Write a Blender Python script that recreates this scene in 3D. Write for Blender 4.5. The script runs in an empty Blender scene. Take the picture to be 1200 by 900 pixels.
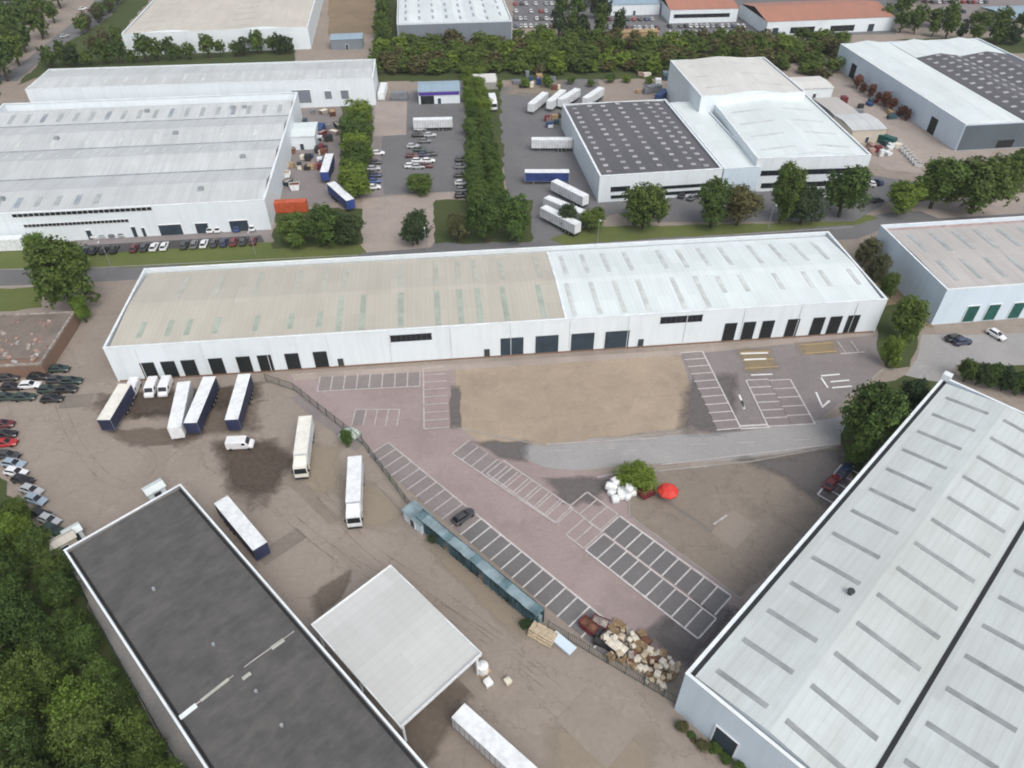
import bpy, bmesh, math, random
from math import radians as R, sin, cos, pi, atan2, hypot, sqrt
from mathutils import Vector, Matrix
random.seed(7)
S = bpy.context.scene
C = S.collection

# ------------------------------------------------------------------ camera (a drone 100 m above the yard)
PITCH, HGT, FOC = R(41.0), 100.0, 848.0
cd = bpy.data.cameras.new('camera'); cam = bpy.data.objects.new('camera', cd); C.objects.link(cam)
cd.sensor_width = 36; cd.lens = FOC / 1200 * 36; cd.clip_end = 6000; cd.clip_start = 1
cam.location = (0, 0, HGT); cam.rotation_euler = (R(90) - PITCH, 0, 0)
S.camera = cam
SP, CP = sin(PITCH), cos(PITCH)

def ray(px, py):
    a = (px - 600) / FOC; b = (py - 450) / FOC
    return a, CP - b * SP, -(SP + b * CP)
def G(px, py, z=0.0):                       # survey: photo point -> metres on the level z
    a, b, c = ray(px, py); t = (z - HGT) / c
    return Vector((a * t, b * t, z))
def P2(px, py, z=0.0):
    g = G(px, py, z); return (g.x, g.y)
def facade(p0, ang, px, py):                # survey: photo point -> (along, up) on a vertical wall
    a, b, c = ray(px, py); nx, ny = -sin(ang), cos(ang)
    t = (p0[0] * nx + p0[1] * ny) / (a * nx + b * ny)
    x, y = a * t - p0[0], b * t - p0[1]
    return x * cos(ang) + y * sin(ang), HGT + c * t

# ------------------------------------------------------------------ materials
def new_mat(name):
    m = bpy.data.materials.new(name); m.use_nodes = True
    nt = m.node_tree; b = nt.nodes['Principled BSDF']
    return m, nt, b
def lin(c): return (c[0], c[1], c[2], 1)
def add_noise(nt, coord, scale, detail=6, rough=.6, dist=0):
    n = nt.nodes.new('ShaderNodeTexNoise'); n.inputs['Scale'].default_value = scale
    n.inputs['Detail'].default_value = detail; n.inputs['Roughness'].default_value = rough
    n.inputs['Distortion'].default_value = dist
    nt.links.new(coord, n.inputs['Vector']); return n
def ramp(nt, fac, a, b, lo=0., hi=1.):
    r = nt.nodes.new('ShaderNodeMapRange'); r.inputs[1].default_value = a; r.inputs[2].default_value = b
    r.inputs[3].default_value = lo; r.inputs[4].default_value = hi
    nt.links.new(fac, r.inputs[0]); return r.outputs[0]
def mix(nt, fac, A, B, mode='MIX'):
    m = nt.nodes.new('ShaderNodeMix'); m.data_type = 'RGBA'; m.blend_type = mode
    if hasattr(fac, 'links'): nt.links.new(fac, m.inputs[0])
    else: m.inputs[0].default_value = fac
    for v, i in ((A, 6), (B, 7)):
        if hasattr(v, 'links'): nt.links.new(v, m.inputs[i])
        else: m.inputs[i].default_value = lin(v)
    return m.outputs[2]
def flat(name, c, rough=.6, metal=0., var=.12, scale=.6, spec=.4):
    m, nt, b = new_mat(name)
    tc = nt.nodes.new('ShaderNodeTexCoord')
    n = add_noise(nt, tc.outputs['Object'], scale, 5)
    d = tuple(x * (1 - var * 1.6) for x in c); u = tuple(min(1, x * (1 + var)) for x in c)
    nt.links.new(mix(nt, ramp(nt, n.outputs[0], .3, .7), d, u), b.inputs['Base Color'])
    b.inputs['Roughness'].default_value = rough; b.inputs['Metallic'].default_value = metal
    b.inputs['Specular IOR Level'].default_value = spec
    return m
def stretch(nt, vec, s):
    mp = nt.nodes.new('ShaderNodeMapping'); mp.inputs['Scale'].default_value = s
    nt.links.new(vec, mp.inputs['Vector']); return mp.outputs[0]
def roof_mat(name, c, dirt, seam_axis='X', seam=1.0, dirtiness=.5, streak=(.9, .05, .05), patch=.03):
    """profiled sheet roof: rain streaks down the slope, blotches, sheet laps"""
    m, nt, b = new_mat(name)
    tc = nt.nodes.new('ShaderNodeTexCoord'); o = tc.outputs['Object']
    s1 = add_noise(nt, stretch(nt, o, streak), 1.0, 6, .65)
    s2 = add_noise(nt, o, patch, 5, .6)
    s3 = add_noise(nt, o, .35, 6, .7)
    col = mix(nt, ramp(nt, s1.outputs[0], .42, .75, 0, dirtiness), c, dirt)
    col = mix(nt, ramp(nt, s2.outputs[0], .42, .72, 0, dirtiness * .8), col, dirt)
    col = mix(nt, ramp(nt, s3.outputs[0], .5, .8, 0, dirtiness * .5), col, dirt)
    br = nt.nodes.new('ShaderNodeTexBrick'); br.inputs['Scale'].default_value = 1.0; br.offset = .37; br.inputs['Mortar Size'].default_value = .02
    br.inputs['Brick Width'].default_value = 3.1 if seam_axis == 'X' else 6.3; br.inputs['Row Height'].default_value = 6.7 if seam_axis == 'X' else 3.1
    br.inputs['Color1'].default_value = (1, 1, 1, 1); br.inputs['Color2'].default_value = (.9, .905, .9, 1); br.inputs['Mortar'].default_value = (.87, .87, .87, 1)
    nt.links.new(o, br.inputs['Vector']); col = mix(nt, .8, col, br.outputs['Color'], 'MULTIPLY')
    w = nt.nodes.new('ShaderNodeTexWave'); w.bands_direction = seam_axis; w.inputs['Scale'].default_value = .314 / seam * 1.0
    w.inputs['Distortion'].default_value = 0; nt.links.new(o, w.inputs['Vector'])
    col = mix(nt, ramp(nt, w.outputs[0], .9, 1., 0, .10), col, tuple(x * .4 for x in dirt))
    nt.links.new(col, b.inputs['Base Color'])
    bp = nt.nodes.new('ShaderNodeBump'); bp.inputs['Strength'].default_value = .15; bp.inputs['Distance'].default_value = .05
    nt.links.new(w.outputs[0], bp.inputs['Height']); nt.links.new(bp.outputs[0], b.inputs['Normal'])
    b.inputs['Roughness'].default_value = .55; b.inputs['Specular IOR Level'].default_value = .3
    return m
def wall_mat(name, c, dirt, dirtiness=.35):
    m, nt, b = new_mat(name)
    tc = nt.nodes.new('ShaderNodeTexCoord'); o = tc.outputs['Object']
    s1 = add_noise(nt, stretch(nt, o, (.7, .7, .06)), 1.0, 6, .65)
    s2 = add_noise(nt, o, .12, 5, .6)
    col = mix(nt, ramp(nt, s1.outputs[0], .45, .8, 0, dirtiness), c, dirt)
    col = mix(nt, ramp(nt, s2.outputs[0], .5, .75, 0, dirtiness * .7), col, dirt)
    w = nt.nodes.new('ShaderNodeTexWave'); w.bands_direction = 'X'; w.inputs['Scale'].default_value = 1.0
    nt.links.new(o, w.inputs['Vector'])
    bp = nt.nodes.new('ShaderNodeBump'); bp.inputs['Strength'].default_value = .2; bp.inputs['Distance'].default_value = .04
    nt.links.new(w.outputs[0], bp.inputs['Height']); nt.links.new(bp.outputs[0], b.inputs['Normal'])
    nt.links.new(col, b.inputs['Base Color']); b.inputs['Roughness'].default_value = .5
    return m
def ground_mat(name, c1, c2, c3=None, big=.03, mid=.15, fine=1.6, stain=.5, joints=0., rough=.9, jang=0., cracks=0.):
    m, nt, b = new_mat(name)
    ge = nt.nodes.new('ShaderNodeNewGeometry'); o = ge.outputs['Position']
    n1 = add_noise(nt, o, big, 7, .62, .6); n2 = add_noise(nt, o, mid, 7, .68, .3); n3 = add_noise(nt, o, fine, 6, .75)
    col = mix(nt, ramp(nt, n1.outputs[0], .36, .64), c1, c2)
    d = c3 or tuple(x * .55 for x in c2)
    col = mix(nt, ramp(nt, n2.outputs[0], .5, .74, 0, stain), col, d)
    col = mix(nt, ramp(nt, n3.outputs[0], .35, .7, 0, .35), col, tuple(x * .62 for x in c2))
    n4 = add_noise(nt, o, .55, 5, .7)
    col = mix(nt, ramp(nt, n4.outputs[0], .56, .72, 0, .28), col, tuple(min(1, x * 1.35) for x in c1))
    if joints:
        mp = nt.nodes.new('ShaderNodeMapping'); mp.inputs['Rotation'].default_value = (0, 0, jang)
        nt.links.new(o, mp.inputs['Vector'])
        br = nt.nodes.new('ShaderNodeTexBrick'); br.inputs['Scale'].default_value = 1.0
        br.inputs['Brick Width'].default_value = joints; br.inputs['Row Height'].default_value = joints * .5 + 1.2
        br.inputs['Mortar Size'].default_value = .05; br.offset = 0
        br.inputs['Color1'].default_value = (1, 1, 1, 1); br.inputs['Color2'].default_value = (.84, .84, .84, 1); br.inputs['Mortar'].default_value = (.55, .55, .55, 1)
        nt.links.new(mp.outputs[0], br.inputs['Vector'])
        col = mix(nt, .22, col, br.outputs['Color'], 'MULTIPLY')
    if cracks:
        v = nt.nodes.new('ShaderNodeTexVoronoi'); v.feature = 'DISTANCE_TO_EDGE'; v.inputs['Scale'].default_value = .09
        nt.links.new(n2.outputs['Color'], v.inputs['Vector'])
        mp2 = nt.nodes.new('ShaderNodeVectorMath'); mp2.operation = 'MULTIPLY_ADD'
        nt.links.new(n4.outputs['Color'], mp2.inputs[0]); mp2.inputs[1].default_value = (5, 5, 5); nt.links.new(o, mp2.inputs[2])
        nt.links.new(mp2.outputs[0], v.inputs['Vector'])
        col = mix(nt, ramp(nt, v.outputs['Distance'], 0, .012, cracks, 0), col, tuple(x * .4 for x in c2))
    nt.links.new(col, b.inputs['Base Color'])
    bp = nt.nodes.new('ShaderNodeBump'); bp.inputs['Strength'].default_value = .25; bp.inputs['Distance'].default_value = .05
    nt.links.new(n3.outputs[0], bp.inputs['Height']); nt.links.new(bp.outputs[0], b.inputs['Normal'])
    b.inputs['Roughness'].default_value = rough; b.inputs['Specular IOR Level'].default_value = .25
    return m
def stain_mat(name, c1, c2, strength=.85, rough=.8):
    """a stain, dust or painted shade patch that thins out towards a ragged edge"""
    m, nt, b = new_mat(name)
    ge = nt.nodes.new('ShaderNodeNewGeometry'); o = ge.outputs['Position']; tc = nt.nodes.new('ShaderNodeTexCoord')
    n1 = add_noise(nt, o, .22, 7, .7, .5); n2 = add_noise(nt, o, 1.1, 5, .7)
    nt.links.new(mix(nt, ramp(nt, n2.outputs[0], .35, .7), c1, c2), b.inputs['Base Color']); b.inputs['Roughness'].default_value = rough
    b.inputs['Specular IOR Level'].default_value = .25
    at = nt.nodes.new('ShaderNodeAttribute'); at.attribute_name = 'edge'
    ad = nt.nodes.new('ShaderNodeMath'); ad.operation = 'MULTIPLY_ADD'; nt.links.new(n1.outputs[0], ad.inputs[0]); ad.inputs[1].default_value = 1.5
    nt.links.new(at.outputs['Fac'], ad.inputs[2])
    al = ramp(nt, ad.outputs[0], .85, 1.55, 0, strength)
    nt.links.new(al, b.inputs['Alpha'])
    return m
def leaf_mat(name, a, bcol, trans=.25):
    m, nt, b = new_mat(name)
    ge = nt.nodes.new('ShaderNodeNewGeometry'); oi = nt.nodes.new('ShaderNodeObjectInfo')
    tc = nt.nodes.new('ShaderNodeTexCoord')
    n = add_noise(nt, tc.outputs['Object'], .45, 4, .6)
    col = mix(nt, ramp(nt, n.outputs[0], .35, .65), a, bcol)
    col = mix(nt, ramp(nt, oi.outputs['Random'], 0, 1, 0, .45), col, tuple(x * q for x, q in zip(bcol, (1.5, 1.15, .9))))
    rn = ramp(nt, ge.outputs['Random Per Island'], 0, 1, .6, 1.45)
    mm = nt.nodes.new('ShaderNodeVectorMath'); mm.operation = 'SCALE'; nt.links.new(col, mm.inputs[0]); nt.links.new(rn, mm.inputs[3])
    nt.links.new(mm.outputs[0], b.inputs['Base Color'])
    b.inputs['Roughness'].default_value = .65; b.inputs['Specular IOR Level'].default_value = .25
    tr = nt.nodes.new('ShaderNodeBsdfTranslucent'); nt.links.new(mm.outputs[0], tr.inputs['Color'])
    ms = nt.nodes.new('ShaderNodeMixShader'); ms.inputs[0].default_value = trans
    out = nt.nodes['Material Output']
    nt.links.new(b.outputs[0], ms.inputs[1]); nt.links.new(tr.outputs[0], ms.inputs[2]); nt.links.new(ms.outputs[0], out.inputs['Surface'])
    return m
def paint_mat(name, rough=.3):
    m, nt, b = new_mat(name)
    oi = nt.nodes.new('ShaderNodeObjectInfo'); tc = nt.nodes.new('ShaderNodeTexCoord')
    n = add_noise(nt, tc.outputs['Object'], 1.2, 4)
    col = mix(nt, ramp(nt, n.outputs[0], .45, .8, 0, .25), oi.outputs['Color'], (.25, .23, .2))
    nt.links.new(col, b.inputs['Base Color']); b.inputs['Roughness'].default_value = rough
    b.inputs['Coat Weight'].default_value = .3
    return m
def line_mat(name, c, wear):
    """worn road paint: the paint is missing in patches"""
    m, nt, b = new_mat(name)
    ge = nt.nodes.new('ShaderNodeNewGeometry')
    n = add_noise(nt, ge.outputs['Position'], .8, 6, .8)
    nt.links.new(mix(nt, ramp(nt, n.outputs[0], .35, .75, 0, wear), c, (.23, .2, .19)), b.inputs['Base Color'])
    b.inputs['Roughness'].default_value = .8
    return m

M = {}
M['white_wall'] = wall_mat('white_cladding', (.735, .80, .835), (.50, .55, .57), .35)
M['blue_white_wall'] = wall_mat('pale_blue_cladding', (.62, .73, .82), (.42, .5, .56), .3)
M['grey_wall'] = wall_mat('grey_cladding', (.20, .23, .27), (.13, .14, .15), .4)
M['dark_wall'] = wall_mat('slate_cladding', (.10, .13, .155), (.06, .07, .08), .4)
M['brick'] = wall_mat('brown_brick', (.22, .14, .10), (.14, .1, .08), .5)
M['cream_wall'] = wall_mat('cream_render', (.55, .5, .42), (.35, .31, .26), .4)
M['beige_roof'] = roof_mat('beige_sheet_roof', (.50, .475, .41), (.40, .375, .32), 'X', 1.0, .45)
M['white_roof'] = roof_mat('white_sheet_roof', (.70, .765, .765), (.56, .61, .60), 'X', 1.0, .45)
M['pale_roof'] = roof_mat('pale_sheet_roof', (.565, .62, .615), (.43, .44, .42), 'X', 1.0, .6, (.5, .05, .05))
M['aged_roof'] = roof_mat('aged_pale_roof', (.57, .595, .60), (.40, .41, .41), 'X', 1.0, .65)
M['aged_roof2'] = roof_mat('weathered_grey_roof', (.5, .48, .46), (.36, .34, .33), 'X', 1.0, .6)
M['cream_roof'] = roof_mat('cream_sheet_roof', (.58, .545, .48), (.45, .42, .37), 'X', 1.5, .5)
M['off_roof'] = roof_mat('offwhite_sheet_roof', (.66, .66, .63), (.5, .49, .46), 'X', 1.2, .4)
M['canopy_roof'] = roof_mat('canopy_sheet', (.56, .57, .56), (.47, .47, .45), 'Y', 1.2, .4)
M['canopy_roof'].node_tree.nodes['Bump'].inputs['Strength'].default_value = .03
M['slate_roof'] = roof_mat('slate_grey_roof', (.10, .10, .11), (.15, .145, .15), 'X', 1.2, .5)
M['dark_roof'] = roof_mat('felt_roof', (.084, .082, .081), (.155, .148, .138), 'Y', 1.2, .55, (.45, .9, .1), .28)
M['old_grey_wall'] = wall_mat('weathered_grey_wall', (.23, .225, .22), (.12, .12, .12), .8)
M['red_roof'] = roof_mat('red_tiled_roof', (.42, .19, .13), (.30, .17, .13), 'X', .8, .6)
M['blue_roof'] = roof_mat('blue_grey_roof', (.3, .4, .48), (.22, .3, .36), 'X', .8, .5)
M['rooflight_grey'] = flat('grey_rooflight_sheet', (.37, .40, .40), .45, 0, .15, .4)
M['rooflight_dark'] = flat('dull_rooflight_sheet', (.29, .315, .315), .45, 0, .18, .4)
M['rooflight_soft'] = flat('pale_rooflight_sheet', (.55, .58, .57), .45, 0, .15, .4)
M['rooflight_green'] = flat('greenish_rooflight_sheet', (.36, .41, .35), .45, 0, .15, .4)
M['rooflight_faint'] = flat('faded_rooflight_sheet', (.44, .45, .395), .5, 0, .12, .4)
M['rooflight_white'] = flat('clear_rooflight_dome', (.42, .42, .42), .35, 0, .3, .3)
M['rooflight_slit'] = flat('blue_grey_rooflight_sheet', (.30, .34, .38), .4, 0, .2, .3)  # blue-grey is the sheet's own colour
M['coping'] = flat('white_coping', (.74, .79, .81), .5, 0, .1, .5)
M['gutter'] = flat('gutter_metal', (.28, .31, .33), .6, 0, .2, .5)
M['black_gutter_shade'] = flat('black_gutter_and_shadow', (.018, .02, .022), .7, 0, .2, .5)  # gutters, and the painted shadow inside the dark roof's parapets
M['door_black'] = flat('black_dock_door', (.014, .018, .02), .6, 0, .2, .6)
M['door_navy'] = flat('navy_roller_door', (.035, .055, .075), .5, 0, .2, .6)
M['door_green'] = flat('green_dock_door', (.015, .10, .085), .5, 0, .2, .6)
M['frame_dark'] = flat('dark_frame', (.05, .055, .06), .5)
M['frame_white'] = flat('white_frame', (.75, .77, .78), .5)
M['glass'] = flat('dark_window_glass', (.012, .016, .02), .12, 0, .1, 1, .6)
M['concrete'] = ground_mat('concrete_kerb', (.40, .39, .37), (.3, .29, .28))
M['steel'] = flat('galvanised_steel', (.38, .4, .41), .45, .4)
M['rubber'] = flat('black_rubber', (.02, .02, .021), .85)
M['chassis'] = flat('dark_chassis', (.03, .031, .034), .7)
M['trailer_white'] = flat('white_trailer_panel', (.74, .77, .78), .45, 0, .13, .9)
M['trailer_cream'] = flat('cream_trailer_panel', (.74, .73, .66), .45, 0, .1, .6)
M['curtain_blue'] = flat('navy_side_curtain', (.027, .035, .082), .55, 0, .25, .5)
M['curtain_deep'] = flat('royal_side_curtain', (.03, .06, .22), .55, 0, .25, .5)
M['curtain_white'] = flat('white_side_panel', (.66, .68, .70), .45, 0, .12, .5)
M['lamp'] = flat('lamp_lens', (.6, .6, .58), .15, 0, .05)
M['lamp_red'] = flat('red_lamp_lens', (.4, .02, .02), .2, 0, .05)
M['paint'] = paint_mat('car_paint')
M['line'] = line_mat('worn_white_paint', (.66, .64, .63), .75)
M['line_faint'] = line_mat('faded_white_paint', (.52, .48, .47), .85)
M['line_bright'] = line_mat('fresh_white_paint', (.8, .8, .8), .3)
M['line_yellow'] = line_mat('worn_yellow_paint', (.46, .34, .14), .9)
M['bark'] = flat('bark', (.07, .055, .04), .9, 0, .3, 3)
LEAF = [leaf_mat('deep_green_leaves', (.042, .082, .020), (.085, .145, .034)),
        leaf_mat('mid_green_leaves', (.058, .108, .024), (.105, .175, .040)),
        leaf_mat('bright_green_leaves', (.085, .15, .022), (.145, .235, .04)),
        leaf_mat('olive_leaves', (.072, .085, .037), (.118, .128, .058)),
        leaf_mat('dark_blue_green_leaves', (.024, .052, .022), (.052, .09, .036))]
M['red_foil'] = flat('bright_red_canvas', (.62, .045, .03), .5, 0, .1, 1)
M['maroon'] = flat('maroon_paint', (.16, .02, .03), .5, 0, .25, 1)
M['red_box'] = flat('red_container_paint', (.5, .1, .04), .5, 0, .2, .8)
M['teal_light'] = flat('light_teal_sheet', (.235, .31, .34), .5, 0, .25, .5)
M['teal_dark'] = flat('dark_teal_netting', (.05, .105, .125), .8, 0, .5, .5)
M['rust'] = flat('rusty_steel', (.17, .075, .045), .85, 0, .4, 1)
M['tan'] = flat('tan_woven_bag', (.52, .43, .31), .9, 0, .25, 2)
M['cream'] = flat('cream_woven_bag', (.68, .63, .53), .9, 0, .2, 2)
M['white_bag'] = flat('white_woven_bag', (.78, .8, .8), .8, 0, .12, 2)
M['stone'] = flat('rubble_stone', (.33, .29, .26), .95, 0, .35, 1)
M['pink_rubble'] = flat('pink_brick_rubble', (.36, .24, .21), .95, 0, .4, 1)
M['wood'] = flat('raw_timber', (.40, .28, .16), .85, 0, .3, 2)
M['blue_box'] = flat('blue_container_paint', (.03, .07, .2), .5, 0, .2, .8)
M['grey_box'] = flat('grey_container_paint', (.2, .22, .24), .5, 0, .2, .8)
M['mesh_fence'] = flat('green_mesh_fence', (.05, .085, .075), .6, 0, .3, 2)

# ------------------------------------------------------------------ mesh building
class MB:
    def __init__(s): s.v = []; s.f = []; s.mi = []; s.mats = []
    def idx(s, m):
        if m not in s.mats: s.mats.append(m)
        return s.mats.index(m)
    def face(s, pts, m):
        n = len(s.v); s.v += [tuple(p) for p in pts]; s.f.append(tuple(range(n, n + len(pts)))); s.mi.append(s.idx(m))
    def hull8(s, b, t, m, mt=None):          # bottom quad, top quad (ccw from above)
        n = len(s.v); s.v += [tuple(p) for p in b] + [tuple(p) for p in t]; k = len(b)
        i = s.idx(m); j = s.idx(mt or m)
        s.f.append(tuple(n + q for q in reversed(range(k)))); s.mi.append(i)
        s.f.append(tuple(n + k + q for q in range(k))); s.mi.append(j)
        for q in range(k):
            r = (q + 1) % k; s.f.append((n + q, n + r, n + k + r, n + k + q)); s.mi.append(i)
    def box(s, x0, x1, y0, y1, z0, z1, m, mt=None):
        s.hull8([(x0, y0, z0), (x1, y0, z0), (x1, y1, z0), (x0, y1, z0)], [(x0, y0, z1), (x1, y0, z1), (x1, y1, z1), (x0, y1, z1)], m, mt)
    def prism(s, poly, z0, z1, m, mt=None):
        s.hull8([(p[0], p[1], z0) for p in poly], [(p[0], p[1], z1) for p in poly], m, mt)
    def cyl(s, p0, p1, r0, r1, m, n=10):
        p0, p1 = Vector(p0), Vector(p1); d = (p1 - p0).normalized()
        a = d.orthogonal().normalized(); b = d.cross(a)
        B = [p0 + (a * cos(2 * pi * i / n) + b * sin(2 * pi * i / n)) * r0 for i in range(n)]
        T = [p1 + (a * cos(2 * pi * i / n) + b * sin(2 * pi * i / n)) * r1 for i in range(n)]
        s.hull8(B, T, m)
    def loft(s, rings, m, caps=True):
        k = len(rings[0]); n = len(s.v); i = s.idx(m)
        for r in rings: s.v += [tuple(p) for p in r]
        for a in range(len(rings) - 1):
            for q in range(k):
                r = (q + 1) % k
                s.f.append((n + a * k + q, n + a * k + r, n + (a + 1) * k + r, n + (a + 1) * k + q)); s.mi.append(i)
        if caps:
            s.f.append(tuple(n + q for q in reversed(range(k)))); s.mi.append(i)
            b = n + (len(rings) - 1) * k; s.f.append(tuple(b + q for q in range(k))); s.mi.append(i)
    def mesh(s, name, bevel=0, smooth=False):
        me = bpy.data.meshes.new(name); me.from_pydata(s.v, [], s.f)
        for m in s.mats: me.materials.append(m)
        me.polygons.foreach_set('material_index', s.mi)
        if smooth: me.polygons.foreach_set('use_smooth', [True] * len(me.polygons))
        bm = bmesh.new(); bm.from_mesh(me)
        if bevel:
            bmesh.ops.remove_doubles(bm, verts=bm.verts, dist=.0005)
            bmesh.ops.bevel(bm, geom=[e for e in bm.edges if len(e.link_faces) == 2 and e.calc_face_angle(0) > .5], offset=bevel, segments=2, affect='EDGES', clamp_overlap=True)
        if len(bm.faces) < 6000: bmesh.ops.recalc_face_normals(bm, faces=bm.faces)
        bm.to_mesh(me); bm.free(); me.update()
        return me
    def build(s, name, parent=None, bevel=0, smooth=False):
        return link(s.mesh(name, bevel, smooth), name, parent)
def link(me, name, parent=None):
    o = bpy.data.objects.new(name, me); C.objects.link(o)
    if parent: o.parent = parent
    return o
def tag(o, label=None, cat=None, group=None, kind=None):
    if label: o['label'] = label
    if cat: o['category'] = cat
    if group: o['group'] = group
    if kind: o['kind'] = kind
    return o
def thing(name, label, cat, loc=(0, 0, 0), rz=0, group=None):
    o = bpy.data.objects.new(name, None); C.objects.link(o); o.empty_display_size = .5
    o.location = loc; o.rotation_euler = (0, 0, rz)
    return tag(o, label, cat, group)
KIDS = {}
def kids(o): return [c for c in o.children]
def copy_tree(o, parent=None):
    c = o.copy(); C.objects.link(c)
    if parent: c.parent = parent
    for ch in kids(o): copy_tree(ch, c)
    return c
def recolor(o, col):
    for ch in kids(o):
        if ch.type == 'MESH': ch.color = (*col, 1)
    if o.type == 'MESH': o.color = (*col, 1)

# ------------------------------------------------------------------ ground and paving (setting)
GM = {}
GM['yard'] = ground_mat('yard_concrete', (.335, .286, .243), (.286, .244, .208), (.208, .175, .148), .022, .10, 1.2, .45, 6, .9, R(-6.5), .5)
GM['tan'] = ground_mat('dusty_tan_slab', (.405, .327, .245), (.335, .27, .205), (.235, .192, .15), .06, .16, 1.0, .6, 5, .9, R(-6.5))
GM['pink'] = ground_mat('pinkish_block_paving', (.352, .284, .272), (.298, .238, .228), (.215, .178, .172), .05, .2, 1.8, .6, 0, .9)
GM['mauve'] = ground_mat('mauve_asphalt', (.265, .237, .232), (.22, .197, .194), (.16, .145, .143), .05, .2, 1.8, .5, 0, .9)
GM['road'] = ground_mat('pale_road', (.36, .35, .34), (.31, .305, .30), (.24, .235, .235), .05, .18, 1.5, .4, 0, .9)
GM['road_dark'] = ground_mat('grey_road', (.185, .185, .19), (.15, .15, .155), (.12, .12, .122), .05, .18, 1.5, .4, 0, .9)
GM['asphalt'] = ground_mat('dark_asphalt', (.095, .093, .097), (.075, .074, .077), (.06, .06, .06), .05, .2, 1.8, .4, 0, .9)
GM['bay'] = ground_mat('dark_bay_asphalt', (.185, .178, .178), (.155, .149, .149), (.125, .12, .12), .07, .3, 1.8, .4, 0, .9)
GM['bay_mid'] = ground_mat('worn_bay_asphalt', (.265, .232, .226), (.23, .202, .198), (.17, .15, .148), .07, .3, 1.8, .4, 0, .9)
GM['brown'] = ground_mat('brown_worn_slab', (.275, .232, .19), (.23, .195, .16), (.165, .14, .115), .05, .12, 1.2, .55, 0, .9, 0, .5)
GM['wet'] = ground_mat('oily_dark_stain', (.10, .078, .06), (.14, .115, .092), (.07, .055, .045), .15, .4, 1.5, .6, 0, .6)
GM['grass'] = ground_mat('verge_grass', (.135, .16, .05), (.105, .135, .04), (.165, .16, .075), .08, .3, 2.5, .5, 0, .95)
GM['scrub'] = ground_mat('scrub_ground', (.07, .09, .03), (.055, .075, .026), (.09, .085, .05), .06, .3, 2.0, .6, 0, .95)
GM['soil'] = ground_mat('bare_soil', (.27, .2, .13), (.21, .165, .11), (.16, .12, .08), .06, .3, 2.0, .6, 0, .95)
GM['pale'] = ground_mat('pale_apron', (.40, .34, .30), (.33, .285, .255), (.25, .215, .195), .06, .2, 1.5, .5, 5, .9, R(-6.5))
GM['s_wet_shade'] = stain_mat('oily_stain_and_shade', (.075, .055, .042), (.12, .095, .075), .9, .55)  # oil, and the painted shadow at the docks
GM['s_brown_shade'] = stain_mat('brown_stain_and_shade', (.15, .12, .095), (.2, .165, .135), .8)  # brown stains, and the painted shade under the canopy edge
GM['s_tan'] = stain_mat('dry_dust', (.375, .315, .24), (.32, .27, .205), .6)
GM['s_ochre'] = stain_mat('worn_yellow_box_paint', (.36, .275, .15), (.29, .235, .15), .65)
GM['s_dark_shade'] = stain_mat('old_asphalt_and_shade', (.13, .118, .115), (.17, .155, .15), .85)  # old asphalt, and the painted shade beside the pale-roofed warehouse
M.update({'g_' + k: v for k, v in GM.items()})

b = MB(); b.face([(-3000, -1500, 0), (3000, -1500, 0), (3000, 4500, 0), (-3000, 4500, 0)], GM['yard'])
tag(b.build('ground'), kind='structure')
def ragged(pts, amp=.35, step=2.5):
    out = []
    for i, p in enumerate(pts):
        q = pts[(i + 1) % len(pts)]; L = hypot(q[0] - p[0], q[1] - p[1]); n = max(1, int(L / step))
        for k in range(n):
            t = k / n; a = amp if k else 0
            out.append((p[0] + (q[0] - p[0]) * t + random.uniform(-a, a), p[1] + (q[1] - p[1]) * t + random.uniform(-a, a)))
    return out
LAYER = [0.0]
def sheet(name, pts, m, z, world=False, rag=0):
    LAYER[0] += 1; z = .008 + LAYER[0] * .0011
    pw = pts if world else [P2(*p) for p in pts]
    if rag: pw = ragged(pw, rag)
    b = MB(); b.face([(p[0], p[1], z) for p in pw], GM[m]); o = b.build(name)
    if o.data.polygons[0].normal.z < 0: o.data.flip_normals()
    return tag(o, kind='structure')

def stain(name, pts, m):
    LAYER[0] += 1; z = .008 + LAYER[0] * .0011
    pw = ragged([P2(*p) for p in pts], .3, 2.0); cx_ = sum(p[0] for p in pw) / len(pw); cy_ = sum(p[1] for p in pw) / len(pw)
    mb = MB(); k = len(pw); R_ = [1.25, 1.0, .7, .35]; E_ = [0, .35, .8, 1.0]; V = []; A_ = []
    for r, e in zip(R_, E_):
        for p in pw: V.append((cx_ + (p[0] - cx_) * r, cy_ + (p[1] - cy_) * r, z)); A_.append(e)
    V.append((cx_, cy_, z)); A_.append(1.0); Fc = []
    for a in range(3):
        for q in range(k): Fc.append((a * k + q, a * k + (q + 1) % k, (a + 1) * k + (q + 1) % k, (a + 1) * k + q))
    for q in range(k): Fc.append((3 * k + q, 3 * k + (q + 1) % k, 4 * k))
    me = bpy.data.meshes.new(name); me.from_pydata(V, [], Fc); me.materials.append(GM[m]); me.update()
    at = me.attributes.new('edge', 'FLOAT', 'POINT'); at.data.foreach_set('value', A_)
    o = link(me, name)
    if me.polygons[0].normal.z < 0: me.flip_normals()
    return tag(o, kind='structure')
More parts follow.
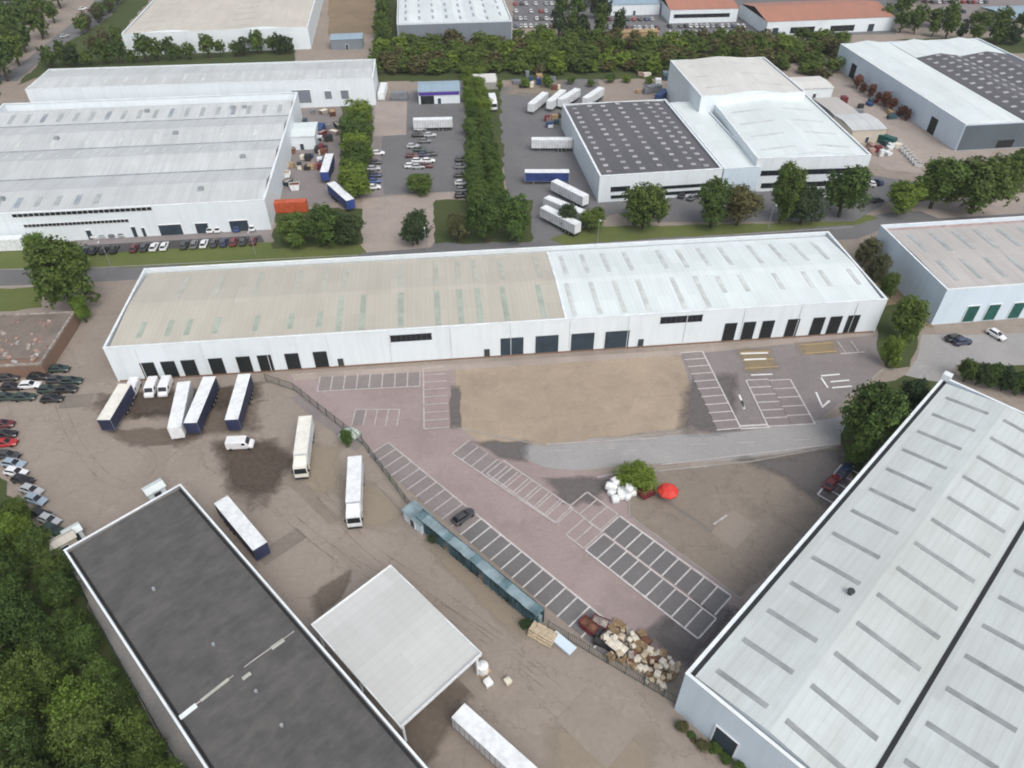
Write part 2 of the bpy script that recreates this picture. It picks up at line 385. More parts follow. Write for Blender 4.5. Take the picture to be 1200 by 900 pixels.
# roads
sheet('estate_road', [(-300, 345), (-300, 302), (0, 314), (90, 309), (200, 301), (380, 288), (520, 280), (1000, 258), (1035, 250), (1500, 222), (1500, 238), (1040, 266), (1005, 280), (640, 300), (300, 320), (100, 331), (0, 335)], 'road_dark', .008)
sheet('grass_verge', [(-300, 300), (0, 288), (80, 291), (310, 284), (420, 284), (440, 292), (420, 299), (300, 309), (110, 314), (0, 316), (-300, 329)], 'grass', .016, rag=.5)
sheet('grass_verge', [(640, 279), (690, 266), (900, 262), (1020, 252), (1030, 256), (1000, 264), (660, 287)], 'grass', .016, rag=.5)
sheet('grass_verge', [(-300, 352), (0, 338), (48, 336), (50, 360), (0, 365), (-300, 378)], 'grass', .016, rag=.5)
sheet('grass_verge', [(0, 281), (78, 285), (80, 291), (0, 287)], 'scrub', .02)
sheet('pavement', [(420, 284), (425, 232), (535, 224), (530, 250), (505, 290), (430, 296)], 'pale', .02)
sheet('pavement', [(1075, 246), (1078, 236), (1125, 228), (1200, 226), (1200, 250), (1100, 256)], 'pale', .02)
sheet('access_road', [(560, 520), (640, 515), (760, 512), (880, 504), (985, 488), (1060, 440), (1075, 420), (1080, 392), (1130, 392), (1160, 412), (1220, 412), (1220, 432), (1120, 428), (1108, 445), (1060, 480), (1000, 520), (850, 540), (740, 545), (640, 556), (600, 540)], 'road', .018, rag=.15)
sheet('access_road', [(1085, 395), (1250, 388), (1400, 420), (1400, 470), (1110, 425)], 'road', .014)
# main yard surfaces
sheet('car_park', [(335, 440), (531, 430), (535, 500), (560, 516), (640, 548), (725, 556), (738, 600), (868, 702), (800, 790), (725, 742), (425, 520), (350, 462)], 'pink', .012, rag=.12)
sheet('car_park', [(795, 412), (1028, 392), (1032, 432), (960, 492), (868, 506), (815, 506)], 'mauve', .012, rag=.12)
sheet('concrete_slab', [(534, 428), (795, 412), (815, 470), (800, 500), (640, 522), (565, 520), (536, 500)], 'tan', .012, rag=.3)
sheet('pavement', [(340, 438), (800, 410), (1030, 386), (1030, 392), (800, 416), (345, 446)], 'pale', .024)
sheet('brown_slab', [(735, 556), (880, 540), (985, 525), (985, 600), (868, 700), (738, 605)], 'brown', .012, rag=.3)
stain('worn_shade_strip', [(870, 540), (990, 522), (1005, 545), (975, 600), (920, 560)], 's_dark_shade')
stain('worn_shade_strip', [(800, 470), (815, 440), (862, 440), (862, 504), (800, 504)], 's_dark_shade')
stain('worn_shade_strip', [(555, 518), (620, 518), (615, 540), (585, 535)], 's_dark_shade')
stain('worn_shade_strip', [(528, 455), (538, 455), (540, 500), (528, 500)], 's_dark_shade')
stain('dark_patch', [(805, 785), (745, 745), (790, 715), (862, 720)], 's_dark_shade')  # shade beside the pale-roofed warehouse, painted into the ground
stain('dark_patch', [(150, 470), (200, 466), (205, 484), (160, 490)], 's_wet_shade')  # shadowed pit in front of the docks, painted as dark ground
stain('dark_patch', [(205, 470), (300, 455), (300, 505), (215, 512)], 's_brown_shade')
stain('dark_patch', [(365, 700), (420, 660), (400, 700), (372, 728)], 's_brown_shade')
stain('dusty_patch', [(495, 640), (520, 640), (640, 745), (600, 745)], 's_tan')
stain('dusty_patch', [(640, 850), (760, 860), (780, 920), (640, 920)], 's_tan')
stain('dark_patch', [(440, 880), (520, 790), (560, 800), (500, 900)], 's_brown_shade')  # deep shade under the canopy's open edge, painted on the ground
stain('worn_shade_strip', [(640, 560), (720, 560), (700, 590), (660, 590)], 's_dark_shade')
stain('worn_shade_strip', [(800, 700), (862, 715), (810, 775), (770, 745)], 's_dark_shade')  # more of the painted shade left of the pale-roofed warehouse
stain('dark_patch', [(250, 520), (300, 515), (330, 520), (352, 540), (335, 560), (318, 585), (292, 590), (268, 575)], 's_wet_shade')
stain('dark_patch', [(120, 462), (200, 458), (300, 450), (296, 470), (205, 490), (150, 488), (118, 480)], 's_wet_shade')
stain('dark_patch', [(125, 505), (225, 500), (232, 512), (205, 524), (150, 522)], 's_brown_shade')
stain('dusty_patch', [(398, 560), (440, 570), (480, 600), (470, 615), (440, 622), (405, 610)], 's_tan')
stain('dusty_patch', [(362, 520), (398, 520), (396, 580), (365, 580), (345, 560)], 's_tan')
GM['relaid'] = ground_mat('relaid_concrete', (.31, .266, .224), (.27, .23, .195), (.2, .17, .142), .05, .2, 1.4, .4, 0, .9)
GM['tar'] = ground_mat('tarred_repair', (.235, .205, .175), (.2, .176, .152), (.16, .14, .12), .1, .3, 1.4, .4, 0, .9)
random.seed(17)
for px, py, w_, d_, an, m_ in ((130, 580, 9, 5, 6.4, 'relaid'), (180, 545, 5, 10, 6.4, 'relaid'), (420, 660, 12, 3.2, -45, 'relaid'), (560, 790, 10, 5, -45, 'relaid'), (700, 850, 7, 9, 45, 'relaid'), (330, 640, 3, 8, -45, 'tar'), (90, 470, 6, 4, 6.4, 'tar'),
                              (110, 430, 5, 12, 6.4, 'relaid'), (860, 620, 7, 5, 45, 'relaid'), (800, 600, 12, .8, -45, 'tar'), (150, 400, 4, 9, 6.4, 'relaid')):
    g = G(px, py); c_, s_ = cos(R(an)), sin(R(an))
    sheet('relaid_slab', [(g.x + x * c_ - y * s_, g.y + x * s_ + y * c_) for x, y in ((-w_ / 2, -d_ / 2), (w_ / 2, -d_ / 2), (w_ / 2, d_ / 2), (-w_ / 2, d_ / 2))], m_, 0, world=True, rag=.06)
sheet('wheel_track', [(350, 462), (425, 520), (418, 530), (342, 468)], 'bay_mid', .022, rag=.2)
sheet('wheel_track', [(330, 560), (345, 556), (400, 610), (385, 615)], 'brown', .022, rag=.3)
# far surfaces
sheet('depot_yard', [(335, 245), (330, 225), (350, 130), (440, 118), (545, 90), (545, 222), (430, 232)], 'mauve', .01, rag=.3)
sheet('car_park', [(446, 185), (452, 118), (545, 90), (548, 224), (450, 228)], 'road_dark', .014)
sheet('concrete_slab', [(438, 160), (440, 119), (477, 119), (476, 158)], 'pale', .02)
sheet('depot_yard', [(572, 105), (700, 88), (735, 245), (620, 290), (598, 260), (590, 190)], 'road_dark', .01)
stain('dusty_patch', [(600, 92), (660, 88), (660, 112), (590, 112)], 's_tan')
sheet('car_park', [(80, 300), (75, 277), (310, 262), (325, 282)], 'mauve', .01)
sheet('bay_surface', [(92, 299), (95, 288), (306, 276), (310, 284)], 'asphalt', .02)
sheet('depot_yard', [(905, 120), (960, 85), (1200, 172), (1200, 215), (1040, 200), (960, 160)], 'pale', .01, rag=.4)
sheet('depot_yard', [(740, 260), (700, 236), (850, 215), (1020, 205), (1080, 215), (1000, 260)], 'road_dark', .01)
sheet('concrete_slab', [(384, -60), (440, -60), (438, 40), (385, 42)], 'soil', .012, rag=.5)
sheet('depot_yard', [(600, 28), (610, -90), (1060, -90), (1050, 40), (780, 45)], 'road_dark', .008)
sheet('depot_yard', [(1060, -60), (1300, -60), (1300, 36), (1080, 36)], 'mauve', .008)
sheet('depot_yard', [(1020, 365), (1010, 300), (1035, 290), (1095, 385)], 'soil', .01, rag=.5)
sheet('far_road', [(-10, 95), (25, 75), (100, 15), (140, -40), (170, -40), (128, 20), (60, 62), (20, 95)], 'road_dark', .012)
for poly in ([(128, 20), (60, 62), (62, 82), (140, 58), (142, 38), (230, -60), (172, -40)], [(440, 96), (440, 50), (700, 46), (1000, 50), (985, 66), (800, 92)], [(60, 85), (20, 100), (60, 60), (345, 58), (345, 72)], [(-260, 140), (-260, -60), (95, -60), (0, 75), (0, 130)],
             [(545, 245), (545, 82), (585, 82), (592, 245)], [(396, 215), (400, 122), (436, 122), (438, 225)], [(1050, 46), (1400, 40), (1400, 70), (1180, 62)],
             [(320, 292), (322, 245), (425, 245), (425, 286)], [(510, 286), (510, 235), (625, 235), (622, 284)], [(440, 60), (440, -50), (466, -50), (466, 60)], [(1070, 236), (1090, 190), (1200, 200), (1200, 226)]):
    sheet('undergrowth', poly, 'scrub', .016, rag=.8)
sheet('undergrowth', [(-400, 560), (0, 560), (70, 640), (215, 900), (300, 1100), (-400, 1100)], 'scrub', .012, rag=.8)
# the path beside the dark roof
sheet('concrete_path', [(78, 655), (100, 648), (240, 900), (300, 1010), (262, 1010), (205, 900)], 'road', .02)
sheet('undergrowth', [(1028, 410), (1028, 360), (1088, 350), (1066, 430), (1040, 432)], 'scrub', .02, rag=.4)
sheet('undergrowth', [(985, 520), (1000, 465), (1060, 440), (1100, 448), (1000, 560)], 'scrub', .022, rag=.4)
sheet('undergrowth', [(1125, 430), (1250, 425), (1250, 470), (1150, 446)], 'scrub', .02, rag=.4)

# ------------------------------------------------------------------ painted markings (setting)
def strip(mb, a, b2, w, m, z):
    d = Vector((b2[0] - a[0], b2[1] - a[1])); L = d.length
    if L < .05: return
    n = Vector((-d.y, d.x)) / L * w / 2
    mb.face([(a[0] - n.x, a[1] - n.y, z), (b2[0] - n.x, b2[1] - n.y, z), (b2[0] + n.x, b2[1] + n.y, z), (a[0] + n.x, a[1] + n.y, z)], m)
BZ = [0]
def bays(A, B, side, depth=4.8, pitch=2.5, fill=None, frac=(0, 1), line='line', back=False, base=True, w=.26, world=False, fz=.1):
    a = Vector(A if world else P2(*A)); b2 = Vector(B if world else P2(*B)); d = b2 - a; L = d.length; u = d / L; n = Vector((-u.y, u.x)) * side
    mb = MB(); k = round(L / pitch); BZ[0] += 1; z = .112 + BZ[0] * .0007; fz = fz - .012 + BZ[0] * .0006
    for i in range(k + 1):
        p = a + u * L * i / k; strip(mb, p + n * .1, p + n * depth, w, M[line], z)
    if base: strip(mb, a, b2, w * 1.2, M[line], z + .006)
    if back: strip(mb, a + n * (depth + .1), b2 + n * (depth + .1), w, M[line], z + .006)
    tag(mb.build('parking_markings'), kind='structure')
    if fill:
        i0, i1 = int(k * frac[0]), math.ceil(k * frac[1])
        mb = MB()
        for i in range(i0, i1):
            p = a + u * L * (i + .06) / k; q = a + u * L * (i + .94) / k; e = random.uniform(.1, .35)
            mb.face([(p.x + n.x * e, p.y + n.y * e, fz), (q.x + n.x * e, q.y + n.y * e, fz), (q.x + n.x * (depth - .2), q.y + n.y * (depth - .2), fz), (p.x + n.x * (depth - .2), p.y + n.y * (depth - .2), fz)], GM[fill])
        o = mb.build('bay_surface'); tag(o, kind='structure')
bays((455, 519), (564, 608), -1, 4.9, 2.45, 'bay_mid', (.0, 1), 'line_faint')
bays((564, 608), (735, 747), -1, 4.9, 2.45, 'bay', (0, 1), 'line')
bays((530, 532), (650, 613), 1, 4.6, 2.45, 'bay_mid', (0, .5), 'line_faint')
bays((590, 540), (672, 596), -1, 4.4, 2.45, None, (0, 1), 'line_faint', back=True)
bays((686, 645), (818, 749), 1, 4.7, 2.45, 'bay', (0, 1), 'line', back=True)
bays((726, 605), (857, 699), -1, 4.7, 2.45, 'bay', (0, 1), 'line')
bays((663, 627), (684, 643), 1, 4.7, 2.45, None, (0, 1), 'line_faint', back=True)
bays((688, 577), (724, 603), -1, 4.7, 2.45, None, (0, 1), 'line_faint', back=True)
bays((372, 459), (492, 453), 1, 4.8, 2.5, 'bay_mid', (0, 1), 'line_faint')
bays((412, 500), (465, 500), 1, 4.8, 2.5, 'bay_mid', (0, .1), 'line_faint', base=False, back=True)
bays((496, 432), (497, 503), 1, 4.9, 2.4, None, (0, 1), 'line_faint', back=False)
bays((823, 412), (868, 502), -1, 4.9, 2.5, 'bay_mid', (0, 1), 'line')
bays((874, 446), (900, 500), 1, 4.8, 2.5, 'bay_mid', (0, 1), 'line')
bays((926, 445), (955, 497), -1, 4.8, 2.5, 'bay_mid', (0, 1), 'line')
bays((958, 580), (986, 545), -1, 4.8, 2.5, None, (0, 1), 'line')
stain('yellow_marking', [(864, 411), (902, 409), (912, 433), (874, 436)], 's_ochre')
stain('yellow_marking', [(934, 402), (976, 399), (984, 414), (940, 417)], 's_ochre')
mb = MB()
def pl(a, b2, w=.2, m='line', z=.135): strip(mb, P2(*a), P2(*b2), w, M[m], z)
for x in (985, 1001): pl((x - 4, 400), (x + 6, 414), .18)
pl((985, 415), (1013, 413), .3)
for t in range(3): pl((867 + t * 3, 414 + t * 9), (902 + t * 5, 412 + t * 9), .3, 'line_yellow')
for t in range(2): pl((937 + t * 4, 405 + t * 10), (976 + t * 4, 402 + t * 10), .3, 'line_yellow')
pl((868, 415), (900, 414), .5, 'line_bright', .138); pl((872, 422), (898, 421), .5, 'line_bright', .138); pl((880, 440), (905, 439), .4, 'line_bright')
for a, b2 in (((962, 441), (984, 439)), ((962, 443), (970, 455)), ((956, 460), (963, 476)), ((963, 478), (972, 470)), ((973, 448), (995, 446)), ((975, 455), (998, 453))): pl(a, b2, .42, 'line_bright')
pl((866, 463), (872, 478), .4, 'line_bright'); pl((872, 480), (869, 470), .4, 'line_bright')
pl((866, 500), (900, 498), .5, 'line'); pl((868, 503), (902, 501), .4, 'line')
pl((836, 615), (852, 604), .4, 'line_faint')
for x0 in (650, 700, 755, 810, 865, 930): pl((x0, 529 - (x0 - 650) * .045), (x0 + 20, 528 - (x0 - 650) * .045), .16, 'line_faint')
pl((640, 521), (770, 514), .25, 'line_faint'); pl((775, 545), (985, 520), .25, 'line_faint')
pl((700, 560), (760, 547), .3, 'line_faint')
tag(mb.build('road_markings'), kind='structure')
# tyre marks in the yards
mb = MB()
M['tyre'], nt_, b_ = new_mat('tyre_mark'); b_.inputs['Base Color'].default_value = (.16, .135, .115, 1); b_.inputs['Roughness'].default_value = .9
ge_ = nt_.nodes.new('ShaderNodeNewGeometry'); nn_ = add_noise(nt_, ge_.outputs['Position'], .16, 5, .7); nt_.links.new(ramp(nt_, nn_.outputs[0],   .42, .68, 0, .42), b_.inputs['Alpha'])
def curve_mark(pts, w):
    q = [Vector(P2(*p)) for p in pts]
    for o in (-.85, .85):
        prev = None
        for i in range(len(q) - 1):
            for t in range(6):
                t = t / 6
                p0 = q[max(0, i - 1)]; p1 = q[i]; p2 = q[i + 1]; p3 = q[min(len(q) - 1, i + 2)]
                c = .5 * ((2 * p1) + (-p0 + p2) * t + (2 * p0 - 5 * p1 + 4 * p2 - p3) * t * t + (-p0 + 3 * p1 - 3 * p2 + p3) * t ** 3)
                d = (p2 - p1).normalized(); c = c + Vector((-d.y, d.x)) * o
                if prev is not None: strip(mb, prev, c, w, M['tyre'], .094 + .002 * (o > 0))
                prev = c
for pts in ([(205, 515), (240, 540), (330, 600), (430, 680)], [(275, 510), (300, 560), (380, 640), (560, 740), (700, 850)], [(130, 505), (180, 545), (110, 600)], [(360, 560), (430, 640), (520, 700), (650, 800)], [(225, 520), (150, 570), (90, 520), (60, 440)],
            [(440, 560), (520, 640), (620, 720)]):
    curve_mark(pts, .15)
tag(mb.build('tyre_marks'), kind='structure')

# ------------------------------------------------------------------ buildings
def shed(name, label, x0, y0, ang, L, D, h, wallm, coping=True):
    t = thing(name, label, 'warehouse', (x0, y0, 0), ang); w = .35
    mb = MB()
    mb.box(0, L, 0, w, 0, h, wallm); mb.box(0, L, D - w, D, 0, h, wallm)
    mb.box(0, w, w, D - w, 0, h, wallm); mb.box(L - w, L, w, D - w, 0, h, wallm)
    mb.build('wall', t)
    return t
def ring(t, x0, x1, y0, y1, z, m, w=.5, hh=.18, out=.06, name='coping'):
    mb = MB()
    mb.box(x0 - out, x1 + out, y0 - out, y0 + w, z, z + hh, m); mb.box(x0 - out, x1 + out, y1 - w, y1 + out, z, z + hh, m)
    mb.box(x0 - out, x0 + w, y0 + w, y1 - w, z, z + hh, m); mb.box(x1 - w, x1 + out, y0 + w, y1 - w, z, z + hh, m)
    return mb.build(name, t)
class Roof:
    """pitched roof: profile of (pos, z) along axis 'y' (ridges parallel to x) or 'x'"""
    def __init__(s, prof, axis='y'): s.p = prof; s.a = axis
    def z(s, x, y):
        v = y if s.a == 'y' else x
        for (a, za), (b2, zb) in zip(s.p, s.p[1:]):
            if v <= b2: return za + (zb - za) * (v - a) / (b2 - a) if b2 > a else za
        return s.p[-1][1]
    def build(s, t, lo, hi, m, name='roof', th=.15):
        mb = MB()
        pos = []
        for (a, za), (b2, zb) in zip(s.p, s.p[1:]):
            if s.a == 'y':
                B = [(lo, a, za - th), (hi, a, za - th), (hi, b2, zb - th), (lo, b2, zb - th)]
            else:
                B = [(a, lo, za - th), (b2, lo, zb - th), (b2, hi, zb - th), (a, hi, za - th)]
            mb.hull8(B, [(p[0], p[1], p[2] + th) for p in B], m)
        o = mb.build(name, t)
        if s.a == 'x' and max(z for _, z in s.p) - min(z for _, z in s.p) > .6:
            zb = min(z for _, z in s.p) - .6
            for y0, y1 in ((lo + .02, lo + .2), (hi - .2, hi - .02)):
                P = [(s.p[0][0] + .02, zb)] + [(a, z - th - .005) for a, z in s.p] + [(s.p[-1][0] - .02, zb)]
                g = MB(); g.loft([[(x, yy, z) for x, z in P] for yy in (y0, y1)], M['white_wall']); g.build('gable', t)
        return o
    def patch(s, t, x0, x1, y0, y1, m, name='rooflight', up=.07):
        mb = MB(); q = [(x0, y0), (x1, y0), (x1, y1), (x0, y1)]
        z = [s.z(*p) for p in q]
        mb.hull8([(p[0], p[1], a + .01) for p, a in zip(q, z)], [(p[0], p[1], a + up) for p, a in zip(q, z)], m)
        return mb.build(name, t)
def front_door(t, x0, x1, z0, z1, m, fm, name='dock_door', y=0, slats=5, fr=.18):
    d = MB(); d.box(x0, x1, y - .05, y + .02, z0, z1, m)
    for i in range(1, slats): zz = z0 + (z1 - z0) * i / slats; d.box(x0, x1, y - .075, y - .052, zz - .03, zz + .03, m)
    o = d.build(name, t)
    f = MB(); f.box(x0 - fr, x0, y - .16, y + .02, z0, z1 + fr, fm); f.box(x1, x1 + fr, y - .16, y + .02, z0, z1 + fr, fm); f.box(x0, x1, y - .16, y + .02, z1, z1 + fr, fm)
    f.build('frame', o)
    return o
def window_band(t, x0, x1, z0, z1, n, y=0, name='window', fm=None):
    d = MB(); d.box(x0, x1, y - .04, y + .02, z0, z1, M['glass']); o = d.build(name, t)
    f = MB(); fm = fm or M['frame_dark']
    f.box(x0 - .1, x1 + .1, y - .1, y + .02, z1, z1 + .1, fm); f.box(x0 - .1, x1 + .1, y - .1, y + .02, z0 - .1, z0, fm)
    for i in range(n + 1):
        xx = x0 + (x1 - x0) * i / n; f.box(xx - .05, xx + .05, y - .08, y - .03, z0, z1, fm)
    f.build('frame', o); return o
def side_door(t, y0, y1, z0, z1, m, x=0, name='dock_door'):
    d = MB(); d.box(x - .06, x + .02, y0, y1, z0, z1, m); return d.build(name, t)
NA = R(6.4)          # northern street grid
SA = R(44.6)         # southern grid

# A: the long two-unit warehouse in the middle
ax, ay = -83.2, 115.8; LA, DA, hA = 167.4, 30.4, 8.9
NA_A = R(6.0)
A = shed('long_warehouse', 'long white two-unit warehouse with half beige, half white roof', ax, ay, NA_A, LA, DA, hA, M['white_wall'])
ra = Roof([(.9, hA - .35), (DA / 2, hA + .35), (DA - 1.0, hA - .75)])
XS = 95.2
ra.build(A, .9, XS, M['beige_roof']); ra.build(A, XS + .5, LA - .8, M['white_roof'])
mb = MB()
for (p, za), (q, zb) in zip(ra.p, ra.p[1:]): mb.hull8([(XS, p, za - .1), (XS + .5, p, za - .1), (XS + .5, q, zb - .1), (XS, q, zb - .1)], [(XS, p, za + .14), (XS + .5, p, za + .14), (XS + .5, q, zb + .14), (XS, q, zb + .14)], M['coping'])
mb.build('party_flashing', A)
mb = MB(); mb.box(.35, LA - .35, .35, .9, hA - .5, hA - .32, M['gutter']); mb.build('gutter', A)
ring(A, 0, LA, 0, DA, hA, M['coping'], .45, .14)
def dock(px0, px1, yt, yb, m='door_black', t=A, p0=(ax, ay), an=NA_A, name='dock_door'):
    x0, zt = facade(p0, an, px0, yt); x1, _ = facade(p0, an, px1, yt); _, zb = facade(p0, an, (px0 + px1) / 2, yb)
    return front_door(t, x0, x1, max(.15, zb), zt, M[m], M['frame_dark'] if m != 'door_green' else M['frame_white'], name)
for x, yt in ((172, 430), (196.5, 429), (220, 427.5), (252, 425), (284, 422), (309, 421), (341, 418.5), (374, 416)):
    x0, zt = facade((ax, ay), NA_A, x - 6.5, yt); front_door(A, x0, x0 + 2.7, .02, 4.5, M['door_black'], M['frame_dark'], fr=.08)
for x0, x1, yt in ((587, 613, 401.5), (628, 654, 399), (670, 696, 395), (710, 737, 392)):
    a, zt = facade((ax, ay), NA_A, x0, yt); b2, _ = facade((ax, ay), NA_A, x1, yt); front_door(A, a, b2, .05, 4.9, M['door_navy'], M['frame_dark'], 'roller_door', slats=9, fr=.06)
for x, yt in ((856, 381), (878, 380), (900, 378.5), (930, 375.5), (960, 373), (980, 372), (1001, 370)):
    x0, zt = facade((ax, ay), NA_A, x - 6, yt); front_door(A, x0, x0 + 2.6, .02, 5.1, M['door_black'], M['frame_dark'], fr=.08)
for x0, x1, yt, yb in ((457, 506, 392, 398), (775, 822, 370.5, 376.5)):
    a, zt = facade((ax, ay), NA_A, x0, yt); b2, zb = facade((ax, ay), NA_A, x1, yb); _, zb = facade((ax, ay), NA_A, x0, yb + 2); window_band(A, a, b2, zb - .1, zt - .35, 8)
for x, y in ((571, 424), (749, 413), (402, 437)):
    a, zt = facade((ax, ay), NA_A, x, y); front_door(A, a - .5, a + .5, .05, 2.2, M['frame_dark'], M['frame_dark'], 'door', slats=1, fr=.1)
mb = MB(); mb.box(.4, LA - .4, -.14, 0, 0, .35, M['brick']); mb.build('plinth', A)
for i in range(13):                                             # rainwater pipes
    xx = 6 + i * 12.9
    mb = MB(); mb.cyl((xx, -.1, .36), (xx, -.1, hA - .3), .07, .07, M['frame_white'], 6); mb.build('downpipe', A)
def rl_from(px, py, z):
    g = G(px, py, z); dx, dy = g.x - ax, g.y - ay; return dx * cos(NA_A) + dy * sin(NA_A)
for x, y in ((172, 373), (203, 373), (225, 372), (258, 369), (303, 368), (343, 365), (376, 364), (398, 370), (425, 365), (470, 367), (513, 362), (540, 362), (562, 360), (592, 359), (635, 357)):
    u = rl_from(x, y, hA); short = x < 380
    ra.patch(A, u - .55, u + .55, 3.2 if short else 1.4, 8.5 if short else DA / 2 - 1.6, M['rooflight_green'])
for x, y in ((258, 330), (303, 330), (350, 330), (380, 330), (405, 330), (470, 325), (511, 322), (537, 320), (557, 320), (588, 318), (215, 335), (630, 314)):
    u = rl_from(x, y, hA); ra.patch(A, u - .5, u + .5, DA / 2 + 1.5, DA - 3.5, M['rooflight_faint'])
for x, y in ((672, 362), (700, 355), (727, 350), (755, 348), (796, 345), (822, 340)):
    u = rl_from(x, y, hA); ra.patch(A, u - .5, u + .5, 1.8, DA / 2 - 1.8, M['rooflight_soft'])
for x, y in ((844, 332), (869, 328), (909, 325), (942, 322), (963, 321), (993, 316)):
    u = rl_from(x, y, hA); ra.patch(A, u - .5, u + .5, 6.5, DA / 2 - 2.4, M['rooflight_soft'])
for x, y in ((662, 315), (687, 313), (711, 310), (737, 308), (777, 305), (800, 303), (825, 301), (850, 299), (885, 297), (910, 294), (935, 291), (958, 289)):
    u = rl_from(x, y, hA); ra.patch(A, u - .5, u + .5, DA / 2 + 2.2, DA - 3.5, M['rooflight_soft'])
# B: the big pale-roofed warehouse at the bottom right
bx, by, hB = 22.5, 46.2, 10.0
LB, DB = 84.6, 91.0
# local frame: x runs along the short end (to the lower right), y along the long eave (to the upper right)
B = shed('pale_roof_warehouse', 'huge pale-roofed warehouse with black valley gutter, cut off by the bottom right corner', bx, by, R(44.6 - 90), DB, LB, hB, M['blue_white_wall'])
sp = 22.8
prof = [(1.0, hB - .45)]
for k in range(4):
    prof += [(k * sp + sp / 2, hB + .55), (min((k + 1) * sp - .35, DB - 1), hB - .45)]
    if k < 3: prof.append(((k + 1) * sp + .35, hB - .45))
rb = Roof(prof, 'x'); rb.build(B, .9, LB - .9, M['pale_roof'])
M['ygutter'] = M['black_gutter_shade']
for k in range(1, 4):
    mb = MB(); mb.box(k * sp - .3, k * sp + .3, .9, LB - .9, hB - .43, hB - .40, M['black_gutter_shade']); mb.build('valley_gutter', B)
mb = MB(); mb.box(.36, 1.0, .5, LB - .5, hB - .62, hB - .5, M['black_gutter_shade']); mb.box(1.0, DB - .5, .36, .88, hB - .62, hB - .52, M['gutter']); mb.build('gutter', B)
ring(B, 0, DB, 0, LB, hB, M['coping'], .42, .16)
nrl = 13; pit = LB / (nrl + .4)
for k in range(4):
    for i in range(nrl):
        yy = 3.5 + i * pit
        rb.patch(B, k * sp + 2.6 if k == 0 else k * sp + 1.8, k * sp + sp / 2 - 1.6, yy - .4, yy + .4, M['rooflight_dark'])
        y2 = yy + .1
        rb.patch(B, k * sp + sp / 2 + .9, k * sp + sp - 1.6, y2 - .4, y2 + .4, M['rooflight_dark'])
mb = MB(); mb.cyl((9.5, 26.2, hB), (9.5, 26.2, hB + 1.1), .35, .35, M['frame_dark'], 10); mb.cyl((9.5, 26.2, hB + 1.1), (9.5, 26.2, hB + 1.3), .55, .45, M['frame_dark'], 10); mb.build('roof_vent', B)
mb = MB(); mb.box(-.2, 1.3, LB - 1.2, LB + .25, hB + .17, hB + 1.4, M['coping']); mb.build('corner_plant', B, .06)
for i in range(6):
    x0 = 6 + i * 12; front_door(B, x0, x0 + 3.2, .1, 4.6, M['door_navy'], M['frame_white'], 'roller_door', slats=8)

# C: dark felt roof, bottom left
cx, cy, hC = *P2(75, 645, 7), 7.0
p2 = P2(207, 565, 7); cang = atan2(p2[1] - cy, p2[0] - cx); Lc = 19.0; Dc = 100.0
# local x along the top edge (up right), local -y down the long sides
Cb = thing('dark_roof_warehouse', 'dark grey flat-roofed building with white coping, cut off at the bottom left', 'warehouse', (cx, cy, 0), R(45.2))
w = .35; mb = MB(); mb.box(0, Lc, -w, 0, 0, hC, M['old_grey_wall']); mb.box(0, Lc, -Dc, -Dc + w, 0, hC, M['old_grey_wall']); mb.box(0, w, -Dc + w, -w, 0, hC, M['old_grey_wall']); mb.box(Lc - w, Lc, -Dc + w, -w, 0, hC, M['old_grey_wall']); mb.build('wall', Cb)
rc = Roof([(-Dc + .4, hC - .5), (-.4, hC - .5)], 'y')
mb = MB(); mb.box(.36, .75, -Dc + .5, -.5, hC - .5, hC - .44, M['black_gutter_shade']); mb.box(Lc - .75, Lc - .36, -Dc + .5, -.5, hC - .5, hC - .44, M['black_gutter_shade']); mb.build('gutter', Cb)  # black strips paint the shadow inside the long parapets
rcx = Roof([(.4, hC - .55), (Lc / 2, hC - .15), (Lc - .4, hC - .55)], 'x'); rcx.build(Cb, -Dc + .4, -.4, M['dark_roof'])
ring(Cb, 0, Lc, -Dc, 0, hC, M['coping'], .24, .14)
def c_local(px, py, z=hC):
    g = G(px, py, z); dx, dy = g.x - cx, g.y - cy; a = R(45.2); return dx * cos(a) + dy * sin(a), -dx * sin(a) + dy * cos(a)
for a, b2, ww, m in (((202, 848), (230, 826), .35, 'coping'), ((230, 826), (300, 772), .07, 'line_faint'), ((236, 822), (268, 796), .2, 'rooflight_faint'), ((300, 772), (345, 740), .05, 'line_faint'), ((318, 760), (333, 750), .3, 'rooflight_faint'), ((278, 788), (292, 806), .25, 'rooflight_faint')):
    p, q = c_local(*a, hC - .4), c_local(*b2, hC - .4)
    x0, x1 = sorted((p[0], q[0])); yy = (p[1] + q[1]) / 2
    if abs(x1 - x0) < .5: x1 = x0 + 1.2
    rcx.patch(Cb, max(x0, .6), min(x1, Lc - .6), yy - ww, yy + ww, M[m], 'roof_flashing', .12)
for px, py in ((250, 755), (300, 810), (180, 690), (330, 850)):
    q = c_local(px, py); mb = MB(); mb.cyl((q[0], q[1], hC - .5), (q[0], q[1], hC + .25), .22, .22, M['gutter'], 8); mb.build('roof_vent', Cb)
